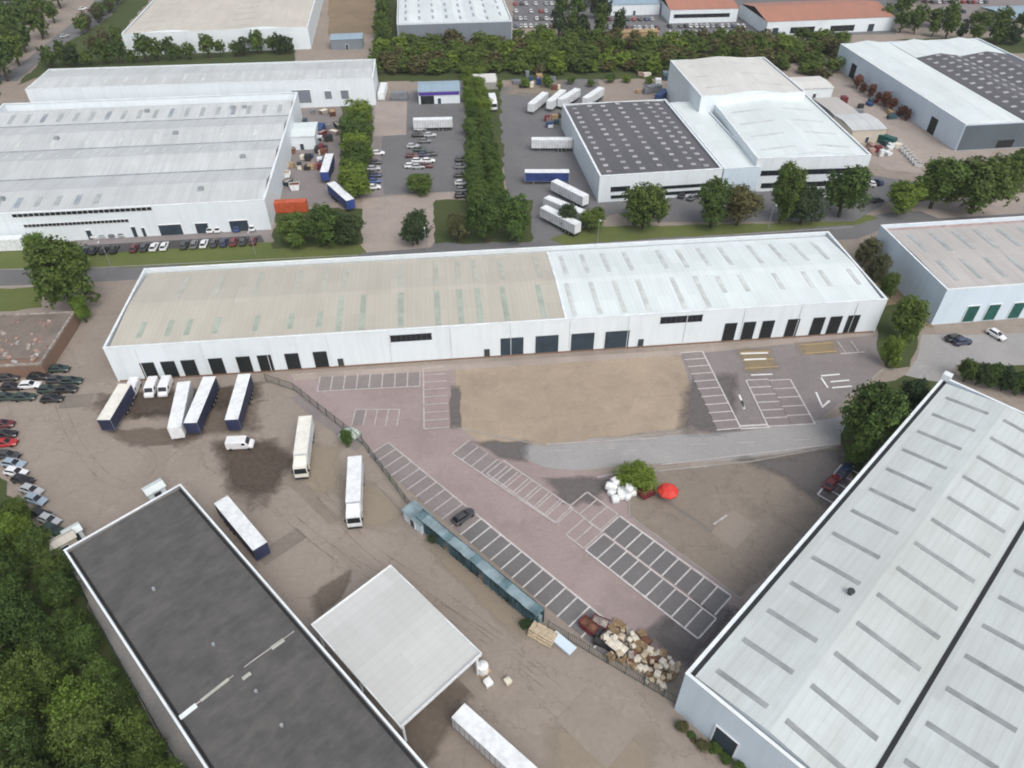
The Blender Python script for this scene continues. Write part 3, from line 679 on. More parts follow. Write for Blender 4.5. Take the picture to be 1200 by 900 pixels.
# lean-to stores by the dark roof's upper corners
def small_building(name, label, x, y, rz, sx, sy, h, wm, rm, door=True, cat='shed', pitch=.5):
    t = thing(name, label, cat, (x, y, 0), rz)
    mb = MB(); mb.box(-sx / 2, sx / 2, -sy / 2, sy / 2, 0, h, wm); mb.build('wall', t)
    r = Roof([(-sy / 2 - .25, h + .12), (0, h + .12 + pitch), (sy / 2 + .25, h + .12)]); r.build(t, -sx / 2 - .25, sx / 2 + .25, rm, th=.1)
    if door: front_door(t, -.6, .6, .05, 2.1, M['door_navy'], M['frame_white'], 'door', y=-sy / 2, slats=1, fr=.1)
    return t
g = G(71, 634, 2.5); small_building('store_shed', 'small cream lean-to shed at the left corner of the dark roof', g.x, g.y, R(45), 4.0, 2.0, 2.6, M['cream_wall'], M['cream_roof'])
g = G(84, 622, 2.2); small_building('store_cabin', 'small white cabin beside the dark roof near the parked cars', g.x, g.y, R(45), 2.4, 1.8, 2.2, M['white_wall'], M['white_roof'], cat='cabin')
g = G(180, 571, 2.5); small_building('store_cabin', 'small white cabin against the top edge of the dark roof', g.x, g.y, R(45), 3.0, 2.0, 2.4, M['white_wall'], M['white_roof'], cat='cabin')

# D: open canopy
hD = 6.0; d0 = P2(365, 732, hD)
D = thing('loading_canopy', 'wide open-sided white canopy roof standing against the dark-roofed building', 'canopy', (*d0, 0), R(45))
LD, DD = 14.2, 20.4
rd = Roof([(-DD, hD - .25), (-DD / 2, hD + .25), (0, hD - .05)], 'y'); rd.build(D, 0, LD, M['canopy_roof'], th=.18)
ring(D, -.02, LD + .02, -DD - .02, .02, hD - .5, M['trailer_white'], .12, .62, .05, 'fascia')
for i, x in enumerate((.5, LD - .5)):
    for y in (-.5, -DD / 2, -DD + .5):
        mb = MB(); mb.box(x - .17, x + .17, y - .17, y + .17, 0, hD - .5, M['trailer_white']); mb.build('post', D)
for y in (-3, -7, -11, -15, -19):
    mb = MB(); mb.box(.3, LD - .3, y - .1, y + .1, hD - .9, hD - .45, M['steel']); mb.build('beam', D)

# E: right warehouse with green doors
ex, ey = P2(1110, 340, 9.6); hE = 9.6; LE, DE = 75., 29.8
E_ = shed('green_door_warehouse', 'pale blue warehouse with green dock doors at the right edge of the picture', ex, ey, R(6.8), LE, DE, hE, M['blue_white_wall'])
re_ = Roof([(1.6, hE - .8), (DE / 2, hE - .5), (DE - 1.6, hE - .8)]); re_.build(E_, 1.6, LE - 1.6, M['aged_roof2'])
M['pink_gutter'] = flat('pinkish_gutter', (.42, .31, .29), .7, 0, .2)
mb = MB(); mb.box(.36, LE - .36, .36, 1.6, hE - .95, hE - .8, M['pink_gutter']); mb.box(.36, 1.6, 1.6, DE - .36, hE - .95, hE - .8, M['pink_gutter']); mb.box(.36, LE - .36, DE - 1.6, DE - .36, hE - .97, hE - .82, M['pink_gutter']); mb.build('gutter', E_)
ring(E_, 0, LE, 0, DE, hE, M['coping'], .42, .14)
for x0, x1, yt, yb in ((1134, 1149, 361, 377), (1160, 1178, 357, 379), (1188, 1206, 357, 377)):
    a, zt = facade((ex, ey), R(6.8), x0, yt); front_door(E_, a, a + 2.9, .2, 4.6, M['door_green'], M['frame_white'])
side_door(E_, 4.4, 5.6, .1, 3.2, M['door_green'])
for i in range(6):
    u = 5.5 + i * 6; re_.patch(E_, u - .55, u + .55, 4.5, DE / 2 - 2, M['rooflight_grey']); re_.patch(E_, u - .55, u + .55, DE / 2 + 2, DE - 4, M['rooflight_grey'])

# F: the large multi-bay factory, upper left
fang = R(6.6); hF = 8.8; LF, DF = 100., 84.
fr = G(310, 235, hF); fx, fy = fr.x - LF * cos(fang), fr.y - LF * sin(fang)
F = shed('multi_bay_factory', 'huge white multi-bay factory with long ridged roofs at the upper left', fx, fy, fang, LF, DF, hF, M['white_wall'])
nb = 4; bw = (DF - 1.6) / nb; prof = [(.8, hF - .3)]
for k in range(nb):
    prof += [(.8 + bw * (k + .5), hF + 1.0), (.8 + bw * (k + 1), hF - .3 if k < nb - 1 else hF - 2.6)]
rf = Roof(prof); rf.build(F, .6, LF - .6, M['aged_roof'])
for k in range(1, nb):
    mb = MB(); mb.box(.6, LF - .6, .8 + bw * k - .35, .8 + bw * k + .35, hF - .28, hF - .2, M['gutter']); mb.build('valley_gutter', F)
ring(F, 0, LF, 0, DF, hF, M['coping'], .6, .16)
for k in range(nb):
    y0 = .8 + bw * k
    for i in range(19):
        u = 4 + i * 5.1
        if k == 3: rf.patch(F, u - .7, u + .7, y0 + 2.2, y0 + bw / 2 - 2.4, M['rooflight_slit'] if (i * 7 + k) % 4 == 0 else M['rooflight_grey']); rf.patch(F, u - .6, u + .6, y0 + bw / 2 + 2.5, y0 + bw - 2.2, M['rooflight_soft'])
        if k == 0 and u < 60: rf.patch(F, u - .7, u + .7, y0 + 2.5, y0 + bw / 2 - 3.2, M['rooflight_slit'] if i % 3 == 0 else M['rooflight_grey'])
        if k == 1: rf.patch(F, u - .6, u + .6, y0 + bw / 2 + 2.5, y0 + bw - 2.5, M['rooflight_soft'])
        if k == 2 and i % 2: rf.patch(F, u - .6, u + .6, y0 + 2.5, y0 + bw / 2 - 2.5, M['rooflight_soft'])
for k, u in ((3, 80), (3, 52), (3, 84), (2, 66), (1, 90), (0, 82), (2, 30), (0, 24), (0, 30), (1, 12)):
    y0 = .8 + bw * k + 6.5; z0 = rf.z(u, y0); mb = MB(); mb.box(u - .7, u + .7, y0 - .6, y0 + .6, z0 - .2, z0 + .9, M['gutter']); mb.build('roof_vent', F, .08)
def Fx(px, py): return facade((fx, fy), fang, px, py)
for x0, x1, ya, yb, th in ((13, 178, 253, 244.5, 4), (27, 151, 265, 259, 3.5)):
    a, za = Fx(x0, ya - th / 2); b2, _ = Fx(x1, yb); _, zb = Fx(x0, ya + th / 2); window_band(F, a, b2, zb, za, 26, fm=M['frame_white'])
for x0, x1, yt, yb in ((185, 212, 264, 271), (228, 243, 262, 271), (268, 290, 259, 268), (100, 106, 270, 276), (153, 158, 266, 273), (165, 169, 267, 273)):
    a, za = Fx(x0, yt); b2, _ = Fx(x1, yt); front_door(F, a, b2, .1, max(za, 2.5), M['door_navy'], M['frame_white'], 'roller_door', slats=6)
# rear taller block
f2 = G(437, 92, 9.8); L2 = 123.; x2, y2 = f2.x - L2 * cos(R(5.6)), f2.y - L2 * sin(R(5.6))
F2 = shed('rear_factory_block', 'taller white factory block with a grey roof behind the multi-bay factory', x2, y2, R(5.6), L2, 22.5, 9.8, M['white_wall'])
rf2 = Roof([(.6, 9.5), (11, 10.4), (22, 9.5)]); rf2.build(F2, .6, L2 - .6, M['aged_roof'])
ring(F2, 0, L2, 0, 22.5, 9.8, M['coping'], .5, .14)
for i in range(17):
    u = 5 + i * 7; rf2.patch(F2, u - .5, u + .5, 2.5, 9.5, M['rooflight_soft'])
for px0, px1, yt, yb in ((342, 363, 106, 121), (380, 388, 107, 116), (399, 408, 106, 116)):
    a, za = facade((x2, y2), R(5.6), px0, yt); b2, _ = facade((x2, y2), R(5.6), px1, yt); _, zb = facade((x2, y2), R(5.6), px0, yb); front_door(F2, a, b2, max(.1, zb), za, M['grey_wall'], M['frame_white'], 'roller_door', slats=6)
g = G(354, 152, 4.5); small_building('factory_annexe', 'small square white annexe in the corner between the two factory blocks', g.x, g.y, fang, 9, 12, 4.5, M['white_wall'], M['white_roof'], cat='annexe')

# G: dark roof with a grid of small rooflights
gx, gy = P2(703, 207, 8.2); ga = R(7.8); LG, DG, hG = 37., 57.5, 8.2
Gb = shed('dotted_roof_warehouse', 'white-walled warehouse whose dark roof carries a grid of small square rooflights, mid distance', gx, gy, ga, LG, DG, hG, M['white_wall'])
rg = Roof([(.7, hG - .4), (DG - .7, hG - .4)]); rgx = Roof([(.7, hG - .4), (LG / 2, hG + .2), (LG - .7, hG - .4)], 'x'); rgx.build(Gb, .7, DG - .7, M['slate_roof'])
ring(Gb, 0, LG, 0, DG, hG, M['coping'], .6, .14)
cols = (3.5, 9, 13.5, 19, 25, 29.5, 33)
for i, u in enumerate(cols):
    for j in range(13):
        v = 3.5 + j * 4.2 + (i % 2) * 1.2
        if v < DG - 2: rgx.patch(Gb, u - .75, u + .75, v - .55, v + .55, M['rooflight_white'], 'rooflight', .22)
for x0, x1, y_, th in ((716, 738, 222, 5), (716, 850, 231, 3), (775, 848, 220, 3)):
    a, za = facade((gx, gy), ga, x0, y_ - th / 2); b2, _ = facade((gx, gy), ga, x1, y_); _, zb = facade((gx, gy), ga, x0, y_ + th / 2); window_band(Gb, a, min(b2, LG - .5), max(zb, .4), za, 8)
# H: adjoining white units
hx, hy = gx + (LG + .4) * cos(ga), gy + (LG + .4) * sin(ga)
Hs = shed('narrow_white_unit', 'narrow white low-roofed unit squeezed between the dotted roof and the larger white unit', hx, hy, ga, 11.2, 54., 8.2, M['blue_white_wall'])
rh = Roof([(.5, 7.9), (5.6, 8.3), (10.7, 7.9)], 'x'); rh.build(Hs, .5, 53.5, M['white_roof']); ring(Hs, 0, 11.2, 0, 54, 8.2, M['coping'], .4, .12)
h1 = P2(888, 186, 10.5)
H1 = shed('white_gabled_unit', 'large white unit with a ridged white roof and dark window strip in front', *h1, R(4.2), 34.5, 53.5, 10.5, M['white_wall'])
r1 = Roof([(.6, 10.2), (17.2, 11.9), (33.9, 10.2)], 'x'); r1.build(H1, .6, 53, M['white_roof']); ring(H1, 0, 34.5, 0, 53.5, 10.5, M['coping'], .45, .12)
a, za = facade(h1, R(4.2), 905, 190); window_band(H1, 2, 33, 5.2, 6.6, 14); window_band(H1, 3, 32, 1.2, 2.6, 12)
for i in range(5):
    for s in (0, 1): r1.patch(H1, 3 + s * 17, 13.5 + s * 17, 6 + i * 10 - .5, 6 + i * 10 + .5, M['rooflight_soft'])
h2 = P2(822, 113, 13.5)
H2 = shed('tall_white_unit', 'tall white unit with a pale grey roof behind the white gabled unit', *h2, R(6.4), 36.5, 38., 13.5, M['white_wall'])
r2 = Roof([(.6, 13.2), (18.2, 14.6), (35.9, 13.2)], 'x'); r2.build(H2, .6, 37.5, M['off_roof']); ring(H2, 0, 36.5, 0, 38, 13.5, M['coping'], .45, .12)
for i in range(3):
    for s in (0, 1): r2.patch(H2, 4 + s * 16, 14 + s * 17, 8 + i * 11 - .5, 8 + i * 11 + .5, M['rooflight_soft'])
# small outbuildings right of the white units
for px, py, z, sx, sy, h, wm, rm, lab in ((948, 97, 4, 14, 13, 4, 'white_wall', 'off_roof', 'low flat grey-roofed outbuilding beside the tall white unit'), (985, 130, 4, 9, 26, 4, 'grey_wall', 'aged_roof2', 'long low grey-roofed store along the white gabled unit'), (1008, 143, 4.5, 12, 14, 4.5, 'cream_wall', 'aged_roof', 'low pale-roofed store in the yard of the far right warehouse')):
    g = G(px, py, z); small_building('outbuilding', lab, g.x, g.y, R(6.5), sx, sy, h, M[wm], M[rm], cat='outbuilding', pitch=.6)
# I: far right warehouse
ix, iy = P2(1132, 146, 9); ia = R(7.2)
I_ = shed('slate_end_warehouse', 'far right white warehouse with slate end wall and half dotted dark roof', ix, iy, ia, 62., 88., 9., M['blue_white_wall'])
mb = MB(); mb.box(.3, 61.7, -.16, -.01, .3, 8.6, M['dark_wall']); mb.build('end_cladding', I_)
ri = Roof([(.6, 8.7), (11, 10.2), (21.8, 8.6)], 'x'); ri.build(I_, .6, 87.4, M['white_roof'])
ri2 = Roof([(22.2, 8.6), (32, 10.0), (42, 8.6), (52, 10), (61.4, 8.6)], 'x'); ri2.build(I_, .6, 68., M['slate_roof'], 'roof'); ri2.build(I_, 68.2, 87.4, M['white_roof'], 'roof')
ring(I_, 0, 62, 0, 88, 9., M['coping'], .45, .12)
for i in range(7):
    for j in range(14):
        ri2.patch(I_, 24.5 + i * 4.6, 26.3 + i * 4.6, 2.5 + j * 4.7 + (i % 2) * 2, 3.7 + j * 4.7 + (i % 2) * 2, M['rooflight_white'], up=.22)
def y_on_side(px, py):
    g = G(px, py, 2.5); return -(g.x - ix) * sin(ia) + (g.y - iy) * cos(ia)
for px, py in ((1094, 148), (999, 84)):
    v = y_on_side(px, py); side_door(I_, v - 2, v + 2, .1, 5.4, M['door_black'])
window_band(I_, 14, 20, .6, 3, 3, y=-.16, name='window')

# J, K, L: the farthest row
jx, jy = P2(142, 40, 9)
J = shed('cream_roof_warehouse', 'white warehouse with a broad cream roof at the top left', jx, jy, R(7.5), 79., 90., 9., M['white_wall'])
rj = Roof([(.6, 8.7), (19.5, 10.1), (39.2, 8.6), (39.8, 8.6), (59, 10.1), (78.4, 8.7)], 'x'); rj.build(J, .6, 89.4, M['cream_roof']); ring(J, 0, 79, 0, 90, 9, M['coping'], .5, .14)
for i in range(8):
    for q in (5, 44): rj.patch(J, q, q + 10, 6 + i * 10 - .5, 6 + i * 10 + .5, M['rooflight_faint'])
kx, ky = P2(465, 28, 9)
K = shed('striped_roof_warehouse', 'bright white-roofed warehouse with many short rooflight slits and slate front', kx, ky, R(6.4), 52., 70., 9., M['white_wall'])
mb = MB(); mb.box(.2, 51.8, -.16, -.01, .2, 8.5, M['grey_wall']); mb.build('front_cladding', K)
prof = []
for k in range(5): prof += [(.6 + k * 10.2, 8.6), (.6 + k * 10.2 + 5.1, 9.7)]
prof.append((51.4, 8.6)); rk = Roof(prof, 'x'); rk.build(K, .6, 69.4, M['white_roof']); ring(K, 0, 52, 0, 70, 9, M['coping'], .4, .12)
for i in range(8):
    for j in range(6): rk.patch(K, 3.5 + i * 6.2, 4.5 + i * 6.2, 4 + j * 11 + (i % 2) * 3, 9.5 + j * 11 + (i % 2) * 3, M['rooflight_slit'])
lx, ly = P2(786, 12, 6); L1 = shed('red_roof_workshop', 'smaller of the two red-roofed workshops at the top, the left one', lx, ly, R(5), 34., 26., 6., M['white_wall'])
rl = Roof([(.3, 6.1), (13, 8.5), (25.7, 6.1)]); rl.build(L1, -.3, 34.3, M['red_roof']); window_band(L1, 2, 30, 2.5, 4, 10); ring(L1, 0, 34, 0, 26, 5.8, M['coping'], .3, .2)
lx, ly = P2(900, 26, 6); L2_ = shed('red_roof_workshop', 'longer of the two red-roofed workshops at the top, the right one', lx, ly, R(8), 63., 34., 6., M['white_wall'])
rl = Roof([(.3, 6.1), (17, 8.7), (33.7, 6.1)]); rl.build(L2_, -.3, 63.3, M['red_roof']); ring(L2_, 0, 63, 0, 34, 5.8, M['coping'], .3, .2); window_band(L2_, 12, 24, .8, 3.2, 4); window_band(L2_, 32, 44, .8, 3.2, 4)
for i in range(5): front_door(L2_, 3 + i * 12, 6 + i * 12, .1, 3.4, M['door_navy'], M['frame_white'], 'roller_door', slats=5) if i in (0, 4) else None
g = G(1190, 14, 5); small_building('blue_roof_unit', 'pale unit with a blue-grey roof in the top right corner', g.x + 8, g.y, R(5), 40, 22, 5, M['cream_wall'], M['blue_roof'], cat='unit', pitch=1.2)
g = G(742, 4, 5); small_building('blue_roof_unit', 'small blue-roofed unit at the top edge, left of the red workshops', g.x, g.y + 6, R(5), 26, 16, 5, M['white_wall'], M['blue_roof'], cat='unit', pitch=1.0)
g = G(747, 36, 2.5); small_building('timber_store', 'low orange-tan store in the yard below the blue-roofed unit', g.x, g.y, R(4), 19, 5, 2.5, M['wood'], M['soil_roof'] if 'soil_roof' in M else M['wood'], False, cat='store', pitch=.2)
g = G(406, 42, 4.5); small_building('yard_office', 'small grey shed with a white roof edge beside the cream roof', g.x, g.y, R(7), 14, 9, 4.2, M['grey_wall'], M['blue_roof'], cat='shed', pitch=.4)
g = G(514, 100, 5); t = small_building('purple_trim_shed', 'grey-roofed depot shed with a purple fascia stripe at the head of the car park', g.x, g.y, R(5), 15.5, 11, 4.6, M['white_wall'], M['blue_roof'], cat='shed', pitch=.5)
M['purple'] = flat('purple_fascia', (.09, .05, .3), .5, 0, .1); mb = MB(); mb.box(-7.6, 7.6, -5.72, -5.53, 3.3, 4.4, M['purple']); mb.build('fascia', t)
mb = MB(); mb.box(-7, -2, -5.6, -5.5, .1, 3.1, M['door_black']); mb.build('roller_door', t)
# concrete water tank pad among the trees
g = G(568, 92, 2.5); t = thing('storage_tank', 'pale square concrete tank among the trees at the head of the hedge', 'tank', (g.x, g.y, 0), R(5))
mb = MB(); mb.box(-5, 5, -5.5, 5.5, 0, 2.6, M['concrete']); mb.build('tank_wall', t, .1); mb = MB(); mb.box(-4.5, 4.5, -5, 5, 2.61, 2.8, M['off_roof']); mb.build('lid', t)

# N: derelict flat building at the left
nA = G(88, 366, 3.3); t = thing('derelict_building', 'low derelict building with rubble-strewn grey and pink roof at the left edge', 'building', (nA.x, nA.y, 0), R(4.5))
mb = MB(); mb.box(-40, 0, -19, 0, 0, 3.2, M['brick']); mb.build('wall', t)
GM['derelict'] = ground_mat('derelict_roof_felt', (.235, .2, .172), (.165, .142, .124), (.29, .21, .175), .12, .35, 1.4, .9, 0, .95)
mb = MB(); mb.box(-39.6, -.4, -16.6, -.4, 3.21, 3.4, GM['derelict']); mb.build('roof', t)
ring(t, -40, 0, -19, 0, 3.22, M['stone'], .38, .45)
random.seed(3)
for i in range(95):
    x, y = random.uniform(-26, -1), random.uniform(-18, -9) if i % 3 else random.uniform(-16, -1); r = random.uniform(.25, .7)
    mb = MB(); k = 6
    mb.loft([[(x + r * cos(a * 1.05) * q * random.uniform(.7, 1.2), y + r * sin(a * 1.05) * q * random.uniform(.7, 1.2), 3.4 + zz) for a in range(k)] for q, zz in ((1, 0), (.8, r * .5), (.35, r * .8))], random.choice([M['stone'], M['pink_rubble'], M['pink_rubble'], M['concrete']]))
    mb.build('rubble_chunk', t)

# ------------------------------------------------------------------ trailers and lorries
def wheels(t, xs, hw, r, w, name='wheel', hub=True):
    for x in xs:
        for s in (-1, 1):
            y = s * (hw - w / 2)
            mb = MB(); mb.cyl((x, y - w / 2, r), (x, y + w / 2, r), r, r, M['rubber'], 14); o = mb.build(name, t)
            if hub:
                mb = MB(); mb.cyl((x, y + s * (w / 2 - .02), r), (x, y + s * (w / 2 + .02), r), r * .5, r * .45, M['steel'], 10); mb.build('rim', o)
def make_trailer(label, L=13.6, roof='trailer_white', side='curtain_blue', end='curtain_blue', H=4.0, name='semi_trailer'):
    t = thing(name, label, 'trailer'); W = 1.27; zb = 1.15
    mb = MB(); mb.box(-L / 2 + .04, L / 2 - .04, -W + .06, W - .06, zb, H - .08, M['trailer_white']); mb.build('body', t, .03)
    mb = MB(); mb.box(-L / 2, L / 2, -W, W, H - .075, H, M[roof])
    for i in range(9): xx = -L / 2 + L * (i + .5) / 9; mb.box(xx - .04, xx + .04, -W + .1, W - .1, H + .001, H + .02, M[roof])
    mb.build('roof', t)
    for s in (-1, 1):
        mb = MB(); y0, y1 = sorted((s * (W - .055), s * (W - .005)))
        mb.box(-L / 2 + .12, L / 2 - .12, y0, y1, zb + .12, H - .1, M[side])
        for i in range(15): xx = -L / 2 + .5 + (L - 1) * i / 14; ya, yb = sorted((s * (W - .004), s * (W + .012))); mb.box(xx - .03, xx + .03, ya, yb, zb, H - .3, M['frame_dark'])
        mb.build('curtain', t)
    for s in (-1, 1):
        mb = MB(); x0, x1 = sorted((s * (L / 2 - .035), s * (L / 2 + .02))); mb.box(x0, x1, -W + .05, W - .05, zb + .02, H - .1, M[end])
        mb.build('end_panel' if s > 0 else 'rear_door', t)
    mb = MB(); mb.box(-L / 2 + .3, L / 2 - .5, -.5, .5, .8, zb - .01, M['chassis']); mb.box(-L / 2 + .2, -L / 2 + .35, -1.2, 1.2, .5, .8, M['chassis']); mb.build('chassis', t)
    wheels(t, (-L / 2 + 2.2, -L / 2 + 3.5, -L / 2 + 4.8), W - .03, .5, .38)
    for s in (-1, 1):
        mb = MB(); mb.box(L / 2 - 2.9, L / 2 - 2.7, s * .8 - .07, s * .8 + .07, .0, 1.0, M['steel']); mb.build('landing_leg', t)
    return t
def make_lorry(label, L=13.2, body='trailer_white', side='curtain_white', name='box_lorry'):
    t = thing(name, label, 'lorry'); W = 1.27; H = 4.0; bl = L - 2.9
    mb = MB(); mb.box(-L / 2, -L / 2 + bl, -W, W, 1.1, H, M[side], M[body]); mb.build('cargo_box', t, .05)
    x0 = L / 2 - 2.6; x1 = L / 2
    pr = [(x0, .55), (x1 - .02, .55), (x1, 1.5), (x1 - .12, 2.55), (x1 - .28, 3.3), (x0, 3.45)]
    mb = MB(); mb.loft([[(x, y, z) for x, z in pr] for y in (-1.22, 1.22)], M[body]); mb.build('cab', t, .06)
    mb = MB(); mb.hull8([(x1 - .06, -1.1, 1.75), (x1 + .03, -1.1, 1.75), (x1 + .03, 1.1, 1.75), (x1 - .06, 1.1, 1.75)], [(x1 - .2, -1.05, 2.85), (x1 - .1, -1.05, 2.85), (x1 - .1, 1.05, 2.85), (x1 - .2, 1.05, 2.85)], M['glass']); mb.build('windscreen', t)
    mb = MB(); mb.hull8([(x0 + .2, -1.15, 3.36), (x1 - .6, -1.15, 3.3), (x1 - .6, 1.15, 3.3), (x0 + .2, 1.15, 3.36)], [(x0 + .2, -1.1, 3.98), (x0 + .9, -1.05, 3.75), (x0 + .9, 1.05, 3.75), (x0 + .2, 1.1, 3.98)], M[body]); mb.build('wind_deflector', t)
    for s in (-1, 1):
        mb = MB(); ya, yb = sorted((s * 1.2, s * 1.235)); mb.box(x0 + 1.2, x1 - .35, ya, yb, 1.85, 2.7, M['glass']); mb.build('side_window', t)
        mb = MB(); mb.box(x1 - .02, x1 + .06, s * .95 - .2, s * .95 + .2, .8, 1.05, M['lamp']); mb.build('headlight', t)
        mb = MB(); ya, yb = sorted((s * 1.3, s * 1.55)); mb.box(x1 - .3, x1 - .15, ya, yb, 1.9, 2.6, M['chassis']); mb.build('mirror', t)
    mb = MB(); mb.box(x1 - .02, x1 + .1, -1.2, 1.2, .4, .78, M['chassis']); mb.build('bumper', t)
    mb = MB(); mb.box(-L / 2 + .2, x0, -.5, .5, .7, 1.08, M['chassis']); mb.build('chassis', t)
    wheels(t, (L / 2 - 1.4, -L / 2 + 2.0, -L / 2 + 3.4), W - .03, .5, .36)
    return t
def lay(t, a, b2, z=3.9, snap=None):           # vehicle nose towards a, tail towards b2 (roof centre points)
    p, q = G(*a, z), G(*b2, z); c = (p + q) / 2; d = p - q
    t.location = (c.x, c.y, 0.09); t.rotation_euler = (0, 0, atan2(d.y, d.x)); return t
lay(make_trailer('short white trailer at the loading docks, leftmost, with dark blue side', 10.5, 'trailer_cream'), (123, 490), (145, 453))
lay(make_trailer('white trailer on the docks without blue front, beside the dock houses', 13.6, 'trailer_white', 'curtain_white', 'trailer_white'), (204, 503), (216, 447))
lay(make_trailer('white-topped trailer with navy front at the docks, second blue-nosed from right', 13.6), (224, 494), (245, 444))
lay(make_trailer('white-topped trailer with navy front nearest the small white van, rightmost on the docks', 13.6), (272, 490), (286, 441))
lay(make_trailer('white trailer with navy end parked along the dark-roofed building', 13.4), (305, 641), (259, 586))
lay(make_trailer('white trailer beside the canopy, cut off by the bottom edge', 13.6, 'trailer_white', 'curtain_white', 'curtain_white'), (547, 842), (618, 906))
lay(make_lorry('cream white lorry facing the camera, the upper one of two in the open yard', 13.0, 'trailer_cream', 'curtain_white'), (350, 547), (358, 488), 3.8)
lay(make_lorry('bright white lorry facing the camera, the lower one of two in the open yard', 13.6), (413, 606), (416, 534), 3.8)
TP = make_trailer('white trailer parked crosswise at the head of the hedged car park', 13.6, 'trailer_white', 'curtain_white', 'trailer_white'); lay(TP, (484, 140), (530, 139))
def tcopy(src, label, a, b2, group=None, z=3.9):
    c = copy_tree(src); c['label'] = label
    if group: c['group'] = group
    return lay(c, a, b2, z)
tcopy(TP, 'white trailer backed against the left wall of the dotted-roof warehouse', (622, 163), (672, 163))
tcopy(TP, 'upper of the two slanted white trailers near the dotted-roof warehouse corner', (648, 211), (688, 231))
tcopy(TP, 'middle slanted white trailer below the blue one near the dotted-roof warehouse', (640, 231), (684, 249))
tcopy(TP, 'lowest slanted white trailer, partly behind a small tree by the road', (638, 243), (676, 262))
TB = make_trailer('blue-sided trailer with white roof left of the dotted-roof warehouse', 13.6, 'trailer_white', 'curtain_deep', 'curtain_deep'); lay(TB, (614, 201), (668, 201))
tcopy(TB, 'blue-sided trailer standing slantwise behind the bush by the factory', (412, 236), (386, 213))
tcopy(TB, 'blue-sided trailer standing lengthwise beside the factory yard trees', (379, 205), (387, 178))
for i, (a, b2) in enumerate((((620, 124), (641, 107)), ((642, 121), (662, 104)), ((655, 118), (679, 103)), ((685, 116), (706, 102)))):
    c = tcopy(TP, ['white trailer slanted behind the dotted roof, leftmost of the four', 'white trailer slanted behind the dotted roof, second from left', 'white trailer slanted behind the dotted roof, third from left', 'white trailer slanted behind the dotted roof, rightmost of the four'][i], a, b2, 'white trailers parked at a slant')
# white panel box lorry by the hedge
lay(make_lorry('small white lorry parked beside the tall hedge in the trailer yard', 8.5), (579, 122), (576, 112), 3)

# containers
def container(label, px, py, rz, L, m, name='container', h=2.6):
    g = G(px, py, h); t = thing(name, label, 'container', (g.x, g.y, .09), rz); W = 1.22
    mb = MB(); mb.box(-L / 2, L / 2, -W, W, .12, h, m)
    n = int(L / .5)
    for i in range(n):
        xx = -L / 2 + L * (i + .5) / n
        for s in (-1, 1): ya, yb = sorted((s * (W + .001), s * (W + .04))); mb.box(xx - .12, xx + .12, ya, yb, .3, h - .2, m)
    mb.build('body', t)
    mb = MB(); mb.box(L / 2 + .002, L / 2 + .06, -W + .05, -.02, .2, h - .1, m); mb.box(L / 2 + .002, L / 2 + .06, .02, W - .05, .2, h - .1, m); mb.build('door', t)
    for sx in (-1, 1):
        for sy in (-1, 1): mb = MB(); mb.box(sx * L / 2 - .1, sx * L / 2 + .1, sy * W - .09, sy * W + .09, 0, h + .02, m); mb.build('corner_post', t)
    return t
container('bright red container at the front corner of the white factory', 333, 236, R(5), 12.2, M['red_box'], h=3.2)
container('white container standing end-on beside the rear factory block', 448, 103, R(92), 12.2, M['trailer_white'])
container('dark grey container next to the white one at the head of the car park', 468, 108, R(3), 6.0, M['grey_box'])
container('navy blue container in the factory side yard by the white annexe', 374, 148, R(88), 6.0, M['blue_box'])
container('dark blue container behind the dotted roof near the tall white unit', 776, 108, R(60), 8.0, M['blue_box'])
container('grey container behind the dotted roof beside the blue one', 766, 100, R(20), 6.0, M['grey_box'])
random.seed(21)
STUFF = [('rust', 'rusty'), ('stone', 'grey'), ('cream', 'cream'), ('pink_rubble', 'pinkish'), ('trailer_white', 'white'), ('teal_dark', 'dark green'), ('wood', 'tan')]
def skip(label, x, y, rz, m, L=3.6, W=1.7, h=1.3, fill=None):
    t = thing('skip', label, 'skip', (x, y, .09), rz)
    l2, w2 = L / 2, W / 2; mb = MB()
    B0 = [(-l2 * .7, -w2), (l2 * .7, -w2), (l2 * .7, w2), (-l2 * .7, w2)]; T0 = [(-l2, -w2), (l2, -w2), (l2, w2), (-l2, w2)]
    mb.face([(*p, .05) for p in reversed(B0)], m)
    for i in range(4):
        j = (i + 1) % 4
        mb.face([(*B0[i], .05), (*B0[j], .05), (*T0[j], h), (*T0[i], h)], m)
        s = .93; mb.face([(T0[i][0] * s, T0[i][1] * s, h), (T0[j][0] * s, T0[j][1] * s, h), (B0[j][0] * s, B0[j][1] * s, .1), (B0[i][0] * s, B0[i][1] * s, .1)], m)
        mb.face([(*T0[i], h), (*T0[j], h), (T0[j][0] * s, T0[j][1] * s, h), (T0[i][0] * s, T0[i][1] * s, h)], m)
    mb.build('skip_body', t)
    mb = MB(); q = [(x_ * .9, y_ * .9) for x_, y_ in T0]; cxy = (0, 0, h + .25)
    for i in range(4): mb.face([(*q[i], h - .15), (*q[(i + 1) % 4], h - .15), cxy], fill or M['stone'])
    mb.build('load', t)
    return t
spots = [(340, 180, 'rust'), (345, 172, 'pink_rubble'), (336, 196, 'cream'), (350, 168, 'rust'), (358, 172, 'cream'), (367, 170, 'pink_rubble'), (333, 208, 'trailer_white'), (338, 217, 'teal_dark'), (346, 222, 'trailer_white'), (384, 150, 'grey_box'), (392, 158, 'stone'), (378, 160, 'maroon'), (397, 150, 'chassis'), (328, 203, 'maroon'), (390, 135, 'rust'), (380, 133, 'stone')]
